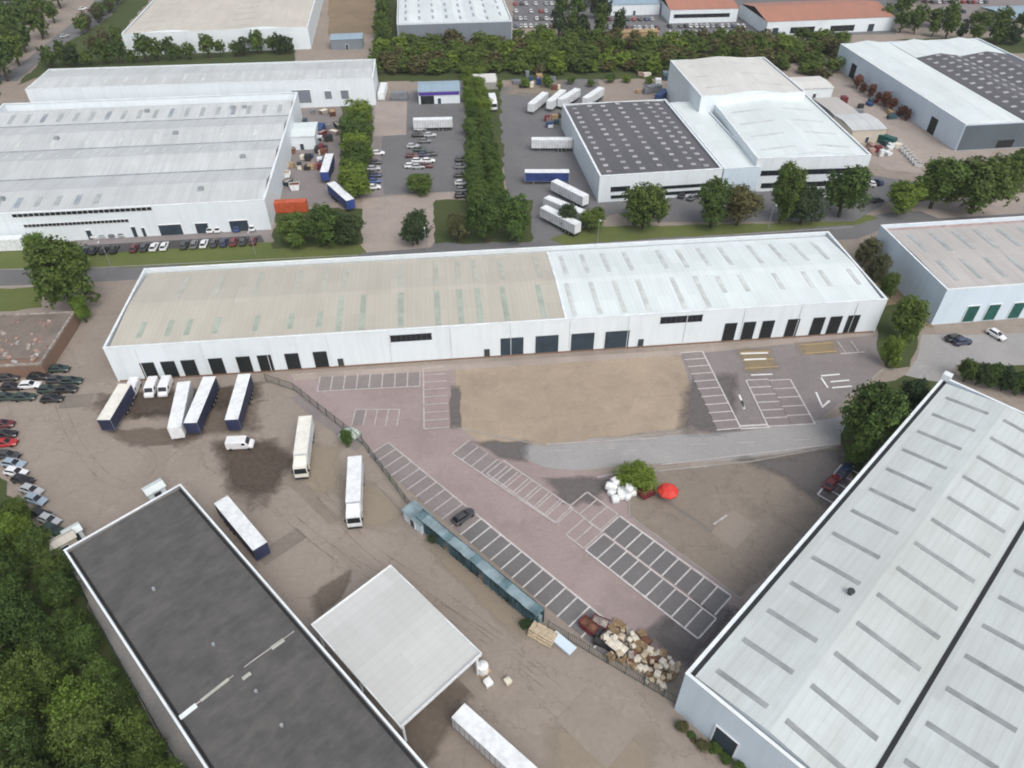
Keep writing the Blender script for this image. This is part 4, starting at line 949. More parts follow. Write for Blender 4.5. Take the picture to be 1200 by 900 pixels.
NM = {'rust': 'rusty', 'pink_rubble': 'pink', 'cream': 'cream', 'trailer_white': 'white', 'teal_dark': 'dark green', 'grey_box': 'grey', 'stone': 'brownish grey', 'maroon': 'maroon', 'chassis': 'black'}
for k, (px, py, m) in enumerate(spots):
    g = G(px, py); skip('open %s skip in the factory side yard clutter' % NM[m], g.x, g.y, random.uniform(0, 3), M[m], random.uniform(2.8, 4.5), random.uniform(1.8, 2.4), random.uniform(1.2, 2.0), M[random.choice(['rust', 'stone', 'wood', 'cream'])])['group'] = 'skips in the factory side yard'

# ------------------------------------------------------------------ cars
def car_body(L=4.35, W=.88, van=False):
    mb = MB()
    def rg(x, w, zb, zt, wt):
        return [(x, -w * .92, zb), (x, -w, zb + .18), (x, -w, zt - .16), (x, -wt, zt), (x, wt, zt), (x, w, zt - .16), (x, w, zb + .18), (x, w * .92, zb)]
    h = L / 2
    if van:
        st = [(-h, .9, .45, 1.9, .80), (-h + .1, 1.0, .3, 2.15, .9), (h - 1.7, 1.0, .3, 2.15, .9), (h - 1.25, 1.0, .3, 2.05, .86), (h - .75, .98, .3, 1.25, .86), (h - .12, .94, .33, 1.08, .8), (h, .84, .42, .85, .7)]
    else:
        st = [(-h, W * .84, .42, .82, W * .7), (-h + .09, W * .95, .32, .95, W * .8), (-h + .5, W, .26, 1.0, W * .86), (-.3, W, .24, .98, W * .88), (h - 1.35, W, .24, .95, W * .87), (h - .5, W * .97, .26, .84, W * .8), (h - .1, W * .9, .33, .72, W * .72), (h, W * .76, .42, .62, W * .6)]
    mb.loft([rg(*s) for s in st], M['paint'])
    return mb
def car_cabin(L=4.35, W=.88):
    h = L / 2; z0, z1 = .94, 1.45
    b0 = [(-h + .18, -W * .8), (h - 1.25, -W * .82), (h - 1.25, W * .82), (-h + .18, W * .8)]; t0 = [(-h + .75, -W * .64), (h - 2.05, -W * .66), (h - 2.05, W * .66), (-h + .75, W * .64)]
    g = MB(); g.hull8([(*p, z0) for p in b0], [(*p, z1) for p in t0], M['glass'])
    r = MB(); s = 1.05; cx_ = sum(p[0] for p in t0) / 4
    r.hull8([(cx_ + (p[0] - cx_) * 1.06, p[1] * 1.05, z1 - .03) for p in t0], [(cx_ + (p[0] - cx_) * .96, p[1] * .93, z1 + .05) for p in t0], M['paint'])
    for i in range(4):
        a, c = Vector((*b0[i], z0)), Vector((*t0[i], z1)); r.cyl(a, c, .05, .05, M['paint'], 5)
    return g, r
def make_car(van=False):
    t = thing('parked_van' if van else 'parked_car', 'car', 'van' if van else 'car')
    L = 5.0 if van else 4.35
    car_body(L, van=van).build('body', t, smooth=False, bevel=.02)
    if van:
        mb = MB(); h = L / 2; mb.hull8([(h - 1.0, -.84, 1.2), (h - .72, -.84, 1.28), (h - .72, .84, 1.28), (h - 1.0, .84, 1.2)], [(h - 1.32, -.78, 2.0), (h - 1.2, -.78, 2.0), (h - 1.2, .78, 2.0), (h - 1.32, .78, 2.0)], M['glass']); mb.build('windscreen', t)
        for s in (-1, 1):
            mb = MB(); ya, yb = sorted((s * .985, s * 1.01)); mb.box(h - 1.95, h - 1.35, ya, yb, 1.3, 1.85, M['glass']); mb.build('side_window', t)
    else:
        g, r = car_cabin(L); g.build('window', t); r.build('car_roof', t)
    for s in (-1, 1):
        mb = MB(); mb.box(L / 2 - .16, L / 2 - .02, s * .62 - .16, s * .62 + .16, .58, .7, M['lamp']); mb.build('headlight', t)
        mb = MB(); mb.box(-L / 2 - .01, -L / 2 + .1, s * .66 - .12, s * .66 + .12, .68, .82, M['lamp_red']); mb.build('tail_light', t)
    wheels(t, (L / 2 - .82, -L / 2 + .8), 1.0 if van else .9, .32, .22, hub=False)
    return t
def far_car_mesh():
    mb = car_body(); g, r = car_cabin()
    for o in (g, r):
        n = len(mb.v); mb.v += o.v
        for f, i in zip(o.f, o.mi): mb.f.append(tuple(q + n for q in f)); mb.mi.append(mb.idx(o.mats[i]))
    for x in (1.35, -1.37):
        for s in (-1, 1): mb.cyl((x, s * .79 - .11, .32), (x, s * .79 + .11, .32), .32, .32, M['rubber'], 10)
    return mb.mesh('parked_car')
CAR0 = make_car(); VAN0 = make_car(True); used = {'c': False, 'v': False}; FARC = far_car_mesh()
COL = {'dark grey': (.045, .047, .052), 'black': (.012, .012, .014), 'silver': (.42, .44, .46), 'white': (.75, .76, .77), 'dark red': (.17, .02, .025), 'red': (.4, .02, .02), 'navy': (.02, .035, .09), 'pale blue': (.3, .38, .46), 'dark green': (.02, .045, .035), 'grey': (.15, .155, .165), 'blue': (.03, .08, .25), 'maroon': (.11, .015, .02)}
def put_car(px, py, deg, col, label, group=None, van=False, far=False, loc=None):
    g = loc or G(px, py, .7)
    if far:
        c = link(FARC, 'parked_car'); c.color = (*COL[col], 1); tag(c, label, 'car', group)
    else:
        key = 'v' if van else 'c'; src = VAN0 if van else CAR0
        c = src if not used[key] else copy_tree(src); used[key] = True
        recolor(c, COL[col]); tag(c, label, 'van' if van else 'car', group)
    c.location = (g[0], g[1], .09); c.rotation_euler = (0, 0, R(deg)); return c
put_car(282, 521, 4, 'white', 'white van parked in front of the rightmost dock trailer', van=True)
put_car(543, 605, 43, 'dark grey', 'dark grey car alone in a marked bay beside the teal storage shelter')
put_car(975, 565, 44, 'dark red', 'dark red car parked beside the wall of the pale-roofed warehouse')
put_car(990, 551, 44, 'navy', 'navy car next to the dark red one by the pale-roofed warehouse')
for (px, py), l in zip(((156, 457), (178, 456), (194, 455)), ('leftmost', 'middle', 'rightmost')):
    put_car(px, py, -84, 'white', 'white van backed onto the docks, %s of the three' % l, 'white vans on the docks', van=True)
gl = 'cars parked on the left beside the wood'
for px, py, d, c, l in ((3, 497, 8, 'maroon', 'maroon car cut by the left edge, uppermost beside the wood'), (6, 509, 8, 'black', 'black car at the left edge just above the bright red car'), (6, 519, 8, 'red', 'bright red car at the left edge of the yard'), (10, 533, -8, 'dark grey', 'dark grey car just below the red car'),
                        (16, 543, -10, 'pale blue', 'pale blue car between the dark grey and white cars by the wood'), (19, 553, -12, 'white', 'white car fifth down the row beside the wood'), (27, 562, -15, 'black', 'black car below the white one beside the wood'), (37, 574, -18, 'silver', 'silver car standing apart in the middle of the row by the wood'), (42, 585, -20, 'pale blue', 'pale blue car lower in the row, below the silver car'),
                        (48, 602, -20, 'black', 'black car near the cream lean-to shed'), (58, 609, -22, 'silver', 'silver car lowest but one, near the cream lean-to shed'), (62, 620, -22, 'dark green', 'dark green car lowest in the row near the cream shed')):
    put_car(px, py, d, c, l, gl)
gd = 'cars beside the derelict building'
for px, py, d, c, l in ((34, 433, 5, 'black', 'black car tucked against the derelict building, left one'), (69, 432, 5, 'dark green', 'dark green car right of the black one by the derelict building'), (67, 445, 5, 'dark grey', 'dark grey car in the second row by the derelict building'), (35, 451, 5, 'white', 'white car among dark ones beside the derelict building'),
                        (29, 465, 5, 'dark green', 'dark green car lowest left beside the derelict building'), (61, 467, 5, 'black', 'black car lowest right in the group by the derelict building'), (45, 441, 5, 'black', 'black car squeezed in the middle of the group by the derelict building')):
    put_car(px, py, d, c, l, gd)
for px, py in ((10, 442), (14, 453), (57, 456), (78, 456), (84, 446), (8, 465)): put_car(px, py, 5, random.choice(['black', 'dark grey', 'dark green']), 'dark car packed in tightly beside the derelict building', gd)
put_car(1119, 396, 12, 'black', 'black car in front of the green-door warehouse')
put_car(1128, 400, 12, 'navy', 'navy car just beside the black one by the green-door warehouse')
put_car(1168, 392, -62, 'white', 'white car parked between green dock doors and the road')
random.seed(12)
ROWC = ['dark grey'] * 6 + ['grey'] * 4 + ['black'] * 5 + ['navy'] * 3 + ['silver', 'maroon']
a0, b0 = Vector(P2(98, 294, .7)), Vector(P2(308, 281, .7)); n = int((b0 - a0).length / 2.55)
for i in range(n):
    p = a0.lerp(b0, i / n); px = 98 + 210 * i / n
    c = random.choice(ROWC); lab = c + ' car in the tight row in front of the white factory'
    if abs(px - 178) < 2.4 or abs(px - 190) < 2.4 or abs(px - 240) < 2.4: c = 'white'; lab = 'white car standing out in the tight row of dark cars before the factory'
    if abs(px - 272) < 5: c = 'dark red'; lab = 'dark red car in the tight row in front of the white factory'
    if random.random() < .06: continue
    put_car(0, 0, 97 + random.uniform(-2, 2), c, lab, 'cars in the tight row before the factory', far=True, loc=(p.x, p.y))
for px, c in ((112, 'white'), (122, 'silver'), (133, 'grey'), (144, 'silver'), (247, 'white'), (256, 'white'), (278, 'blue'), (296, 'white'), (5, 'white'), (18, 'dark grey')):
    put_car(px, 274 - (px - 110) * .045 if px > 50 else 278, 97, c, c + ' car parked close to the front wall of the factory', 'cars close to the factory wall', far=True)
gm = 'cars in the hedged depot car park'
for px, py, c in ((492, 151, 'silver'), (490, 158, 'black'), (504, 158, 'silver'), (484, 171, 'silver'), (492, 175, 'dark green'), (483, 182, 'maroon'), (490, 188, 'white'), (502, 188, 'white'), (482, 194, 'white'), (490, 195, 'silver'), (500, 194, 'maroon'), (497, 181, 'navy'), (498, 165, 'grey'), (505, 180, 'dark grey'),
                  (443, 179, 'white'), (438, 197, 'silver'), (440, 205, 'navy'), (439, 212, 'blue'), (438, 219, 'white'), (440, 190, 'dark grey'), (541, 187, 'black'), (540, 195, 'grey'), (541, 214, 'white'), (542, 222, 'grey'), (541, 229, 'dark grey'), (540, 205, 'dark grey')):
    put_car(px, py, 6, c, c + ' car in the car park between the hedges' if px > 470 else c + ' car beside the bright hedge left of the depot car park', gm, far=True)
for px, py, c in ((1020, 214, 'white'), (1028, 213, 'navy'), (1028, 234, 'dark grey'), (1190, 195, 'black'), (1196, 198, 'grey'), (895, 218, 'dark grey'), (963, 229, 'white'), (660, 262, 'white'), (745, 225, 'grey'), (800, 228, 'dark grey'), (812, 231, 'grey'), (825, 226, 'maroon')):
    put_car(px, py, random.uniform(0, 180), c, c + ' car by the street trees on the right' if px > 880 else c + ' car between the dotted-roof warehouse and the street trees', 'cars near the street trees', far=True)
random.seed(5)
FARCOL = ['white'] * 4 + ['silver'] * 4 + ['dark grey', 'grey', 'black', 'red', 'blue', 'navy', 'maroon']
def field(x0, x1, y0, y1, nx, ny, lab, grp, skipp=.25):
    for j in range(ny):
        for i in range(nx):
            if random.random() < skipp: continue
            c = random.choice(FARCOL); px = x0 + (x1 - x0) * (i + random.uniform(-.15, .15)) / max(1, nx - 1); py = y0 + (y1 - y0) * j / max(1, ny - 1)
            put_car(px, py, 96 + random.uniform(-4, 4), c, c + lab, grp, far=True)
field(604, 652, 4, 30, 9, 4, ' car in the far yard right of the striped roof', 'cars in the far yard')
field(715, 770, 12, 32, 9, 3, ' car in the far yard below the blue-roofed unit', 'cars in the far yard by the blue roof')
field(785, 870, 30, 38, 15, 2, ' car along the front of the small red workshop', 'cars along the red workshop', .3)
field(1085, 1155, 2, 24, 11, 3, ' car in the far yard at the top right', 'cars in the top right yard', .3)
field(6, 60, 4, 14, 7, 2, ' car half hidden by trees at the top left', 'cars at the top left', .4)
for px, py, c in ((108, 12, 'maroon'), (97, 10, 'white'), (75, 42, 'silver')): put_car(px, py, 50, c, c + ' car on the road at the top left', 'cars on the far road', far=True)

container('dark green container in the yard of the slate-end warehouse', 1035, 158, R(-50), 9.0, M['door_green'])
container('white container at the left edge in front of the factory', 6, 279, R(5), 8.0, M['trailer_white'], h=3.4)
for k in range(9): g = G(1050 + k * 3.2, 168 + k * 3.4); skip('white open skip in the line of skips beside the dark green container', g.x, g.y, R(-40), M['trailer_white'], 2.4, 1.6, 1.2, M['stone'])['group'] = 'line of white skips'
# ------------------------------------------------------------------ yard objects
random.seed(51)
CC = [('rust', 'rust brown'), ('cream', 'cream'), ('trailer_white', 'white'), ('grey_box', 'grey'), ('blue_box', 'blue'), ('teal_dark', 'dark green'), ('wood', 'timber'), ('pink_rubble', 'pinkish'), ('chassis', 'black'), ('maroon', 'maroon')]
def clutter(n, x0, x1, y0, y1, where, grp, big=1.0, slope=0.0):
    for i in range(n):
        px, py = random.uniform(x0, x1), random.uniform(y0, y1); px += (py - y0) * slope; g = G(px, py); m, cn = random.choice(CC); L_ = random.uniform(.6, 1.5) * big; W_ = random.uniform(.5, 1.0) * big; H_ = random.uniform(.8, 1.9) * big
        mb = MB(); mb.box(-L_, L_, -W_, W_, .14, H_, M[m])
        for x_ in (-.8, 0, .8): mb.box(x_ * L_ - .08, x_ * L_ + .08, -W_, W_, 0, .139, M['wood'])
        mb.box(-L_ - .04, L_ + .04, -W_ - .04, W_ + .04, H_ + .001, H_ + .08, M[m])
        o = mb.build('storage_crate'); tag(o, '%s crate %s' % (cn, where), 'crate', grp); o.location = (g.x, g.y, .09); o.rotation_euler = (0, 0, random.choice([R(6), R(96)]) + random.uniform(-.2, .2))
clutter(40, 345, 392, 132, 200, 'in the cluttered side yard of the white factory', 'crates in the factory side yard', 1.1, -.18)
clutter(14, 604, 655, 90, 106, 'on the pale ground behind the slanted white trailers', 'crates behind the slanted trailers', 1.2)
clutter(12, 745, 790, 88, 110, 'beside the tall white unit and the blue container', 'crates by the tall white unit', 1.2)
clutter(26, 985, 1040, 120, 190, 'in the yard between white gabled unit and slate-end warehouse', 'crates in the right-hand yard', 1.1, .55)
clutter(12, 640, 690, 138, 152, 'along the loading side of the dotted-roof warehouse', 'crates by the dotted-roof warehouse', 1.0, .2)
# teal sheeted shelter beside the bays
M['teal_mid'] = flat('mid_teal_sheet', (.13, .21, .235), .5, 0, .3, .5)
q0 = Vector(P2(490, 618)); q1 = Vector(P2(630, 736)); d = q1 - q0; Ls = d.length; sa = atan2(d.y, d.x)
T = thing('storage_shelter', 'long teal-sheeted storage shelter between the open yard and the bays', 'shelter', (q0.x, q0.y, 0), sa)
DS, hS = 1.45, 3.5
nseg = 17
for i in range(nseg):
    x0, x1 = Ls * i / nseg, Ls * (i + 1) / nseg ; k = random.uniform(-.09, .07); q = random.uniform(-.06, .06)
    mb = MB(); mb.hull8([(x0, -.25 + q, hS - .1 + k), (x1, -.25 + q, hS - .1 + k), (x1, DS + q, hS + .02 + k), (x0, DS + q, hS + .02 + k)], [(x0, -.25 + q, hS + k), (x1, -.25 + q, hS + k), (x1, DS + q, hS + .12 + k), (x0, DS + q, hS + .12 + k)], M['teal_light' if i % 4 else 'teal_mid'])
    mb.build('roof_sheet', T)
mb = MB(); mb.box(0, Ls, DS - .1, DS - .02, 0, hS + .2, M['teal_dark']); mb.build('back_sheet', T)
for i in range(nseg + 1):
    x = Ls * i / nseg
    mb = MB(); mb.box(x - .08, x + .08, -.1, .06, 0, hS - .15, M['teal_dark']); mb.build('post', T)
random.seed(8)
for i in range(nseg):
    x0, x1 = Ls * i / nseg + .1, Ls * (i + 1) / nseg - .1
    if i in (4, 9): continue
    n = 8; zt = random.uniform(2.3, 3.2); mb = MB(); k0 = [(x0 + (x1 - x0) * j / n, .1 * sin(j * 1.7 + i)) for j in range(n + 1)]
    mb.v = [(p[0], p[1], z) for z in (.05, zt) for p in k0]
    for j in range(n): mb.f.append((j, j + 1, n + 2 + j, n + 1 + j)); mb.mi.append(mb.idx(M['teal_dark']))
    mb.build('netting', T)
for i in range(nseg):
    xx = Ls * (i + .5) / nseg; hh = random.uniform(.7, 2.2); ww = random.uniform(.5, .9)
    mb = MB(); mb.box(xx - ww, xx + ww, .5, 1.25, .05, hh, random.choice([M['teal_dark'], M['teal_light'], M['grey_box'], M['chassis']])); tag(mb.build('stored_crate', None, .04), random.choice(['dark']) + ' crate stored inside the teal shelter', 'crate', 'crates inside the teal shelter')
    o = C.objects[-1]; o.location = (q0.x, q0.y, 0); o.rotation_euler = (0, 0, sa)
g = G(490, 606, 1.5); t = small_building('shelter_cabin', 'pale blue cabin at the upper end of the teal shelter', g.x, g.y, sa, 4.6, 2.6, 2.5, M['blue_white_wall'], M['teal_light'], cat='cabin', pitch=.2)

# mesh fence between yard and car park
def fence(pts, label, h=2.2):
    q = [Vector(P2(*p)) for p in pts]; t = thing('mesh_fence', label, 'fence', (q[0].x, q[0].y, 0))
    o = q[0]; mb = MB(); posts = []
    for a, c in zip(q, q[1:]):
        L = (c - a).length; n = max(1, int(L / 2.8))
        u = (c - a) / L
        for i in range(n): posts.append(a + u * L * i / n)
        k = int(L / .35)
        for i in range(k):
            p = a + u * L * i / k - o; mb.box(p.x - .02, p.x + .02, p.y - .02, p.y + .02, .05, h, M['mesh_fence'])
        nn = Vector((-u.y, u.x)) * .025
        for z in (.25, h - .25):
            A_, B_ = a - o, c - o
            mb.hull8([(A_.x - nn.x, A_.y - nn.y, z), (B_.x - nn.x, B_.y - nn.y, z), (B_.x + nn.x, B_.y + nn.y, z), (A_.x + nn.x, A_.y + nn.y, z)], [(A_.x - nn.x, A_.y - nn.y, z + .06), (B_.x - nn.x, B_.y - nn.y, z + .06), (B_.x + nn.x, B_.y + nn.y, z + .06), (A_.x + nn.x, A_.y + nn.y, z + .06)], M['mesh_fence'])
    mb.build('pale_rails', t)
    for p in posts + [q[-1]]:
        p = p - o; mb = MB(); mb.box(p.x - .05, p.x + .05, p.y - .05, p.y + .05, 0, h + .1, M['mesh_fence']); mb.build('post', t)
    return t
fence([(312, 447), (345, 458), (425, 521), (484, 600)], 'green palisade fence from the docks down to the teal shelter')
fence([(642, 736), (690, 765), (800, 830)], 'green palisade fence below the pile of bulk bags')
fence([(70, 650), (190, 862), (230, 930)], 'green palisade fence between the wood and the dark-roofed building')
# low kerbs around the car park
mb = MB()
def kerb(a, b2):
    p, q = Vector(P2(*a)), Vector(P2(*b2)); u = (q - p).normalized(); n = Vector((-u.y, u.x)) * .09
    mb.hull8([(p.x - n.x, p.y - n.y, 0), (q.x - n.x, q.y - n.y, 0), (q.x + n.x, q.y + n.y, 0), (p.x + n.x, p.y + n.y, 0)], [(p.x - n.x, p.y - n.y, .13), (q.x - n.x, q.y - n.y, .13), (q.x + n.x, q.y + n.y, .13), (p.x + n.x, p.y + n.y, .13)], M['concrete'])
for a, b2 in (((734, 556), (738, 605)), ((738, 605), (868, 702)), ((735, 556), (880, 541)), ((880, 541), (985, 522)), ((536, 502), (640, 523)), ((640, 523), (800, 506)), ((1035, 433), (962, 492)), ((350, 462), (425, 520)), ((110, 314), (420, 299)), ((640, 290), (1000, 266)), ((0, 316), (110, 314)), ((0, 337), (48, 335))): kerb(a, b2)
tag(mb.build('kerb'), kind='structure')

# bulk bags, pallets and boulders piled at the end of the bays
def bag_mesh(m, seed):
    rnd = random.Random(seed); mb = MB(); n = 16; rings = []
    for z, s in ((0, .94), (.12, 1.0), (.55, 1.05), (.95, 1.0), (1.03, .9), (1.0, .3)):
        rings.append([(.52 * s * max(-1, min(1, 1.42 * cos(2 * pi * i / n))) * rnd.uniform(.93, 1.06), .52 * s * max(-1, min(1, 1.42 * sin(2 * pi * i / n))) * rnd.uniform(.93, 1.06), z * rnd.uniform(.95, 1.05)) for i in range(n)])
    mb.loft(rings, m)
    return mb.mesh('bulk_bag', smooth=True)
BAGS = {k: [bag_mesh(M[k], s) for s in (1, 2, 3)] for k in ('tan', 'cream', 'white_bag')}
def bag(x, y, z, k, s, label, group):
    t = link(random.choice(BAGS[k]), 'bulk_bag'); tag(t, label, 'bulk bag', group); t.location = (x, y, z); t.rotation_euler = (0, 0, random.uniform(0, 3)); t.scale = (s, s, s * random.uniform(.8, 1.1))
    return t
random.seed(31)
pa, pb = Vector(P2(712, 742)), Vector(P2(788, 796)); u = (pb - pa).normalized(); nrm = Vector((-u.y, u.x))
for i in range(74):
    s = random.uniform(0, 1); o = random.uniform(-3.2, 2.4) * (.65 + .35 * s)
    p = pa + u * (pb - pa).length * s + nrm * o; k = random.choice(['tan', 'cream', 'cream', 'tan'])
    bag(p.x, p.y, .09 + (random.random() < .25) * .8, k, random.uniform(.5, .9), '%s bulk bag in the jumbled pile at the end of the bays' % ('tan' if k == 'tan' else 'cream'), 'bulk bags in the jumbled pile')
def pallet_mesh():
    mb = MB()
    for z in (.0, .62, 1.24): pass
    for st in range(5):
        z0 = st * .15
        for i in range(3): mb.box(-.6, .6, -.5 + i * .45, -.4 + i * .45, z0, z0 + .1, M['wood'])
        for i in range(6): mb.box(-.6 + i * .22, -.5 + i * .22, -.5, .5, z0 + .101, z0 + .125, M['wood'])
    return mb.mesh('pallet_stack')
PAL = pallet_mesh()
for i in range(22):
    s = random.uniform(0, 1); p = pa + u * (pb - pa).length * s + nrm * random.uniform(-3.6, 3.3)
    o = link(PAL, 'pallet_stack'); tag(o, 'small stack of timber pallets among the bulk bags', 'pallet stack', 'pallet stacks among the bulk bags'); o.location = (p.x, p.y, .09); o.rotation_euler = (0, 0, random.uniform(0, 3))
g = G(690, 737); skip('maroon skip at the upper end of the bulk bag pile, the left one', g.x, g.y, sa, M['maroon'], 3.0, 1.7, 1.3, M['rust'])
g = G(703, 733); skip('maroon skip beside the bays above the bulk bag pile, the right one', g.x, g.y, sa + .3, M['maroon'], 2.6, 1.6, 1.2, M['stone'])
g = G(722, 762); skip('black skip beside the cream bags in the pile', g.x, g.y, sa, M['chassis'], 3.6, 2.0, 1.4, M['cream'])
for i in range(9):
    s = random.uniform(-.1, 1.05); p = pa + u * (pb - pa).length * s + nrm * random.uniform(-3.0, 2.4); m, cn = random.choice([('chassis', 'black'), ('rust', 'rust brown'), ('stone', 'grey'), ('teal_dark', 'dark green'), ('wood', 'timber')])
    mb = MB(); L_ = random.uniform(.5, 1.1); mb.box(-L_, L_, -.45, .45, .12, random.uniform(.7, 1.2), M[m])
    for x_ in (-.8, .8): mb.box(x_ * L_ - .08, x_ * L_ + .08, -.45, .45, 0, .119, M['wood'])
    o = mb.build('storage_crate', None, .03); tag(o, cn + ' crate among the bulk bags at the end of the bays', 'crate', 'crates among the bulk bags'); o.location = (p.x, p.y, .09); o.rotation_euler = (0, 0, random.uniform(0, 3))
g = G(636, 742, 1); t = thing('timber_stack', 'stack of pale yellow timber at the lower end of the teal shelter', 'timber', (g.x, g.y, .09), sa + .2)
for k in range(3):
    mb = MB()
    for j in range(7 - k): mb.box(-2.0, 2.0, -1.2 + .18 * k + j * .36, -.88 + .18 * k + j * .36, k * .5, k * .5 + .45, M['tan'])
    mb.build('timber_layer', t, .02)
g = G(659, 751, .8); t = thing('panel_stack', 'stack of pale blue sheets on the ground beside the timber', 'panels', (g.x, g.y, .09), sa)
mb = MB()
for k in range(6): mb.box(-2 + k * .05, 2 + k * .05, -.8 - k * .03, .8 - k * .03, k * .13, k * .13 + .1, M['blue_white_wall'])
mb.build('sheet_pile', t)
# white bags near the shrub
random.seed(41)
g = G(724, 579)
for i in range(16):
    x, y = random.uniform(-1.9, 1.9), random.uniform(-1.9, 1.9); a = R(45)
    bag(g.x + x * cos(a) - y * sin(a), g.y + x * sin(a) + y * cos(a), .09 if i < 11 else 1.05, 'white_bag', random.uniform(.95, 1.3), 'white bulk bag in the heap next to the round green shrub', 'white bulk bags by the shrub')
# red parasol
g = G(783, 574, 2.2); t = thing('parasol', 'big bright red round parasol standing in the brown yard beside the shrub', 'parasol', (g.x, g.y, .02))
mb = MB(); n = 8; Rr = 1.9
rim = [(Rr * cos(2 * pi * i / n), Rr * sin(2 * pi * i / n), 2.0) for i in range(n)]; midr = [(1.1 * cos(2 * pi * i / n), 1.1 * sin(2 * pi * i / n), 2.75) for i in range(n)]
for i in range(n):
    j = (i + 1) % n; mb.face([rim[i], rim[j], midr[j], midr[i]], M['red_foil']); mb.face([midr[i], midr[j], (0, 0, 3.05)], M['red_foil']); mb.face([rim[j], rim[i], (rim[i][0] * .99, rim[i][1] * .99, 1.7), (rim[j][0] * .99, rim[j][1] * .99, 1.7)], M['red_foil'])
mb.build('canopy', t)
mb = MB(); mb.cyl((0, 0, 0), (0, 0, 3.15), .04, .04, M['steel'], 8); mb.build('pole', t); mb = MB(); mb.cyl((0, 0, 0), (0, 0, .12), .45, .4, M['concrete'], 12); mb.build('base', t)
g = G(757, 580); skip('dark red skip between the round shrub and the red parasol', g.x, g.y, R(30), M['maroon'], 3.4, 1.8, 1.2, M['maroon'])
# wood crates / post under the canopy edge
g = G(566, 783, 1.0); t = thing('water_tank', 'white tank standing at the open right corner of the canopy', 'tank', (g.x, g.y, .09), R(45)); mb = MB(); mb.cyl((0, 0, .1), (0, 0, 1.7), .8, .8, M['white_bag'], 16); mb.cyl((0, 0, 1.7), (0, 0, 1.95), .8, .25, M['white_bag'], 16); mb.build('tank_body', t); mb = MB(); mb.box(-.9, .9, -.9, .9, 0, .1, M['wood']); mb.build('pallet', t)
g = G(572, 802); bag(g.x, g.y, .09, 'white_bag', 1.1, 'single white bulk bag lying in front of the white tank', None)
g = G(595, 800); bag(g.x, g.y, .09, 'cream', .9, 'single cream bulk bag alone in the yard right of the canopy', None)
# pale covered heap and shrub by the fence
g = G(410, 512); t = thing('covered_heap', 'pale green tarpaulin-covered heap above the bright white lorry', 'tarpaulin', (g.x, g.y, .02), .3)
M['tarp'] = flat('pale_green_tarpaulin', (.5, .57, .5), .7, 0, .15, 1)
mb = MB(); n = 12; random.seed(2)
mb.loft([[(2.2 * s * cos(2 * pi * i / n) * random.uniform(.85, 1.1), 1.8 * s * sin(2 * pi * i / n) * random.uniform(.85, 1.1), z) for i in range(n)] for z, s in ((0, 1), (.9, .92), (1.6, .6), (1.85, .2))], M['tarp']); mb.build('tarpaulin', t, smooth=True)
# street lamps
def make_lamp(label):
    t = thing('street_lamp', label, 'street lamp'); mb = MB(); mb.cyl((0, 0, 0), (0, 0, 7.5), .11, .06, M['steel'], 8); mb.build('pole', t)
    mb = MB(); mb.cyl((0, 0, 7.4), (1.1, 0, 7.7), .045, .04, M['steel'], 6); mb.build('arm', t); mb = MB(); mb.box(.9, 1.6, -.14, .14, 7.66, 7.8, M['frame_white']); mb.build('lamp_head', t, .02); return t
LP = make_lamp('slim grey street lamp on the verge behind the long warehouse')
LP.location = (*P2(700, 286), 0); LP.rotation_euler = (0, 0, R(-84)); LP['group'] = 'street lamps on the estate road'
for px, py in ((300, 300), (500, 295), (900, 268), (130, 312)):
    c = copy_tree(LP); c.location = (*P2(px, py), 0)

# ------------------------------------------------------------------ trees
def crown_mesh(name, leaf, seed, n_lobes=9, leaves=2600, size=.42, flat_=1.0, cone=0.):
    """a crown of unit radius ~1 (x,y) and height ~1 (z, -1..1): many leaf-clump faces through several lobes"""
    rnd = random.Random(seed); V = []; Fc = []; lobes = []
    for i in range(n_lobes):
        a = rnd.uniform(0, 2 * pi); z = rnd.uniform(-.55, .68); rr = sqrt(max(0, 1 - z * z)) * rnd.uniform(.35, .68)
        if cone: rr *= 1 - cone * (z + .5)
        lobes.append((Vector((rr * cos(a), rr * sin(a), z)), rnd.uniform(.28, .5)))
    lobes.append((Vector((0, 0, .25)), .62)); lobes.append((Vector((0, 0, -.2)), .66))
    tot = sum(r * r for _, r in lobes)
    for c, r in lobes:
        k = int(leaves * r * r / tot); nc = max(3, k // 16)
        for q in range(nc):
            d = Vector((rnd.gauss(0, 1), rnd.gauss(0, 1), rnd.gauss(.25, 1))).normalized(); p = c + d * r * rnd.uniform(.72, 1.08)
            if rnd.random() < .12: p = c + d * r * rnd.uniform(1.1, 1.3)
            for w_ in range(16):
                o = p + Vector((rnd.gauss(0, .07), rnd.gauss(0, .07), rnd.gauss(0, .055)))
                nn = (d + Vector((rnd.gauss(0, .55), rnd.gauss(0, .55), rnd.gauss(.3, .55)))).normalized()
                t1 = nn.orthogonal().normalized(); t2 = nn.cross(t1); an = rnd.uniform(0, pi); e1 = t1 * cos(an) + t2 * sin(an); e2 = nn.cross(e1)
                s1 = size * rnd.uniform(.09, .17); s2 = s1 * rnd.uniform(.5, .8); i0 = len(V)
                V += [o - e1 * s1, o + e2 * s2 + nn * s2 * .2, o + e1 * s1, o - e2 * s2 - nn * s2 * .1]; Fc.append((i0, i0 + 1, i0 + 2, i0 + 3))
    me = bpy.data.meshes.new(name); me.from_pydata([tuple(v) for v in V], [], Fc); me.materials.append(leaf); me.update(); return me
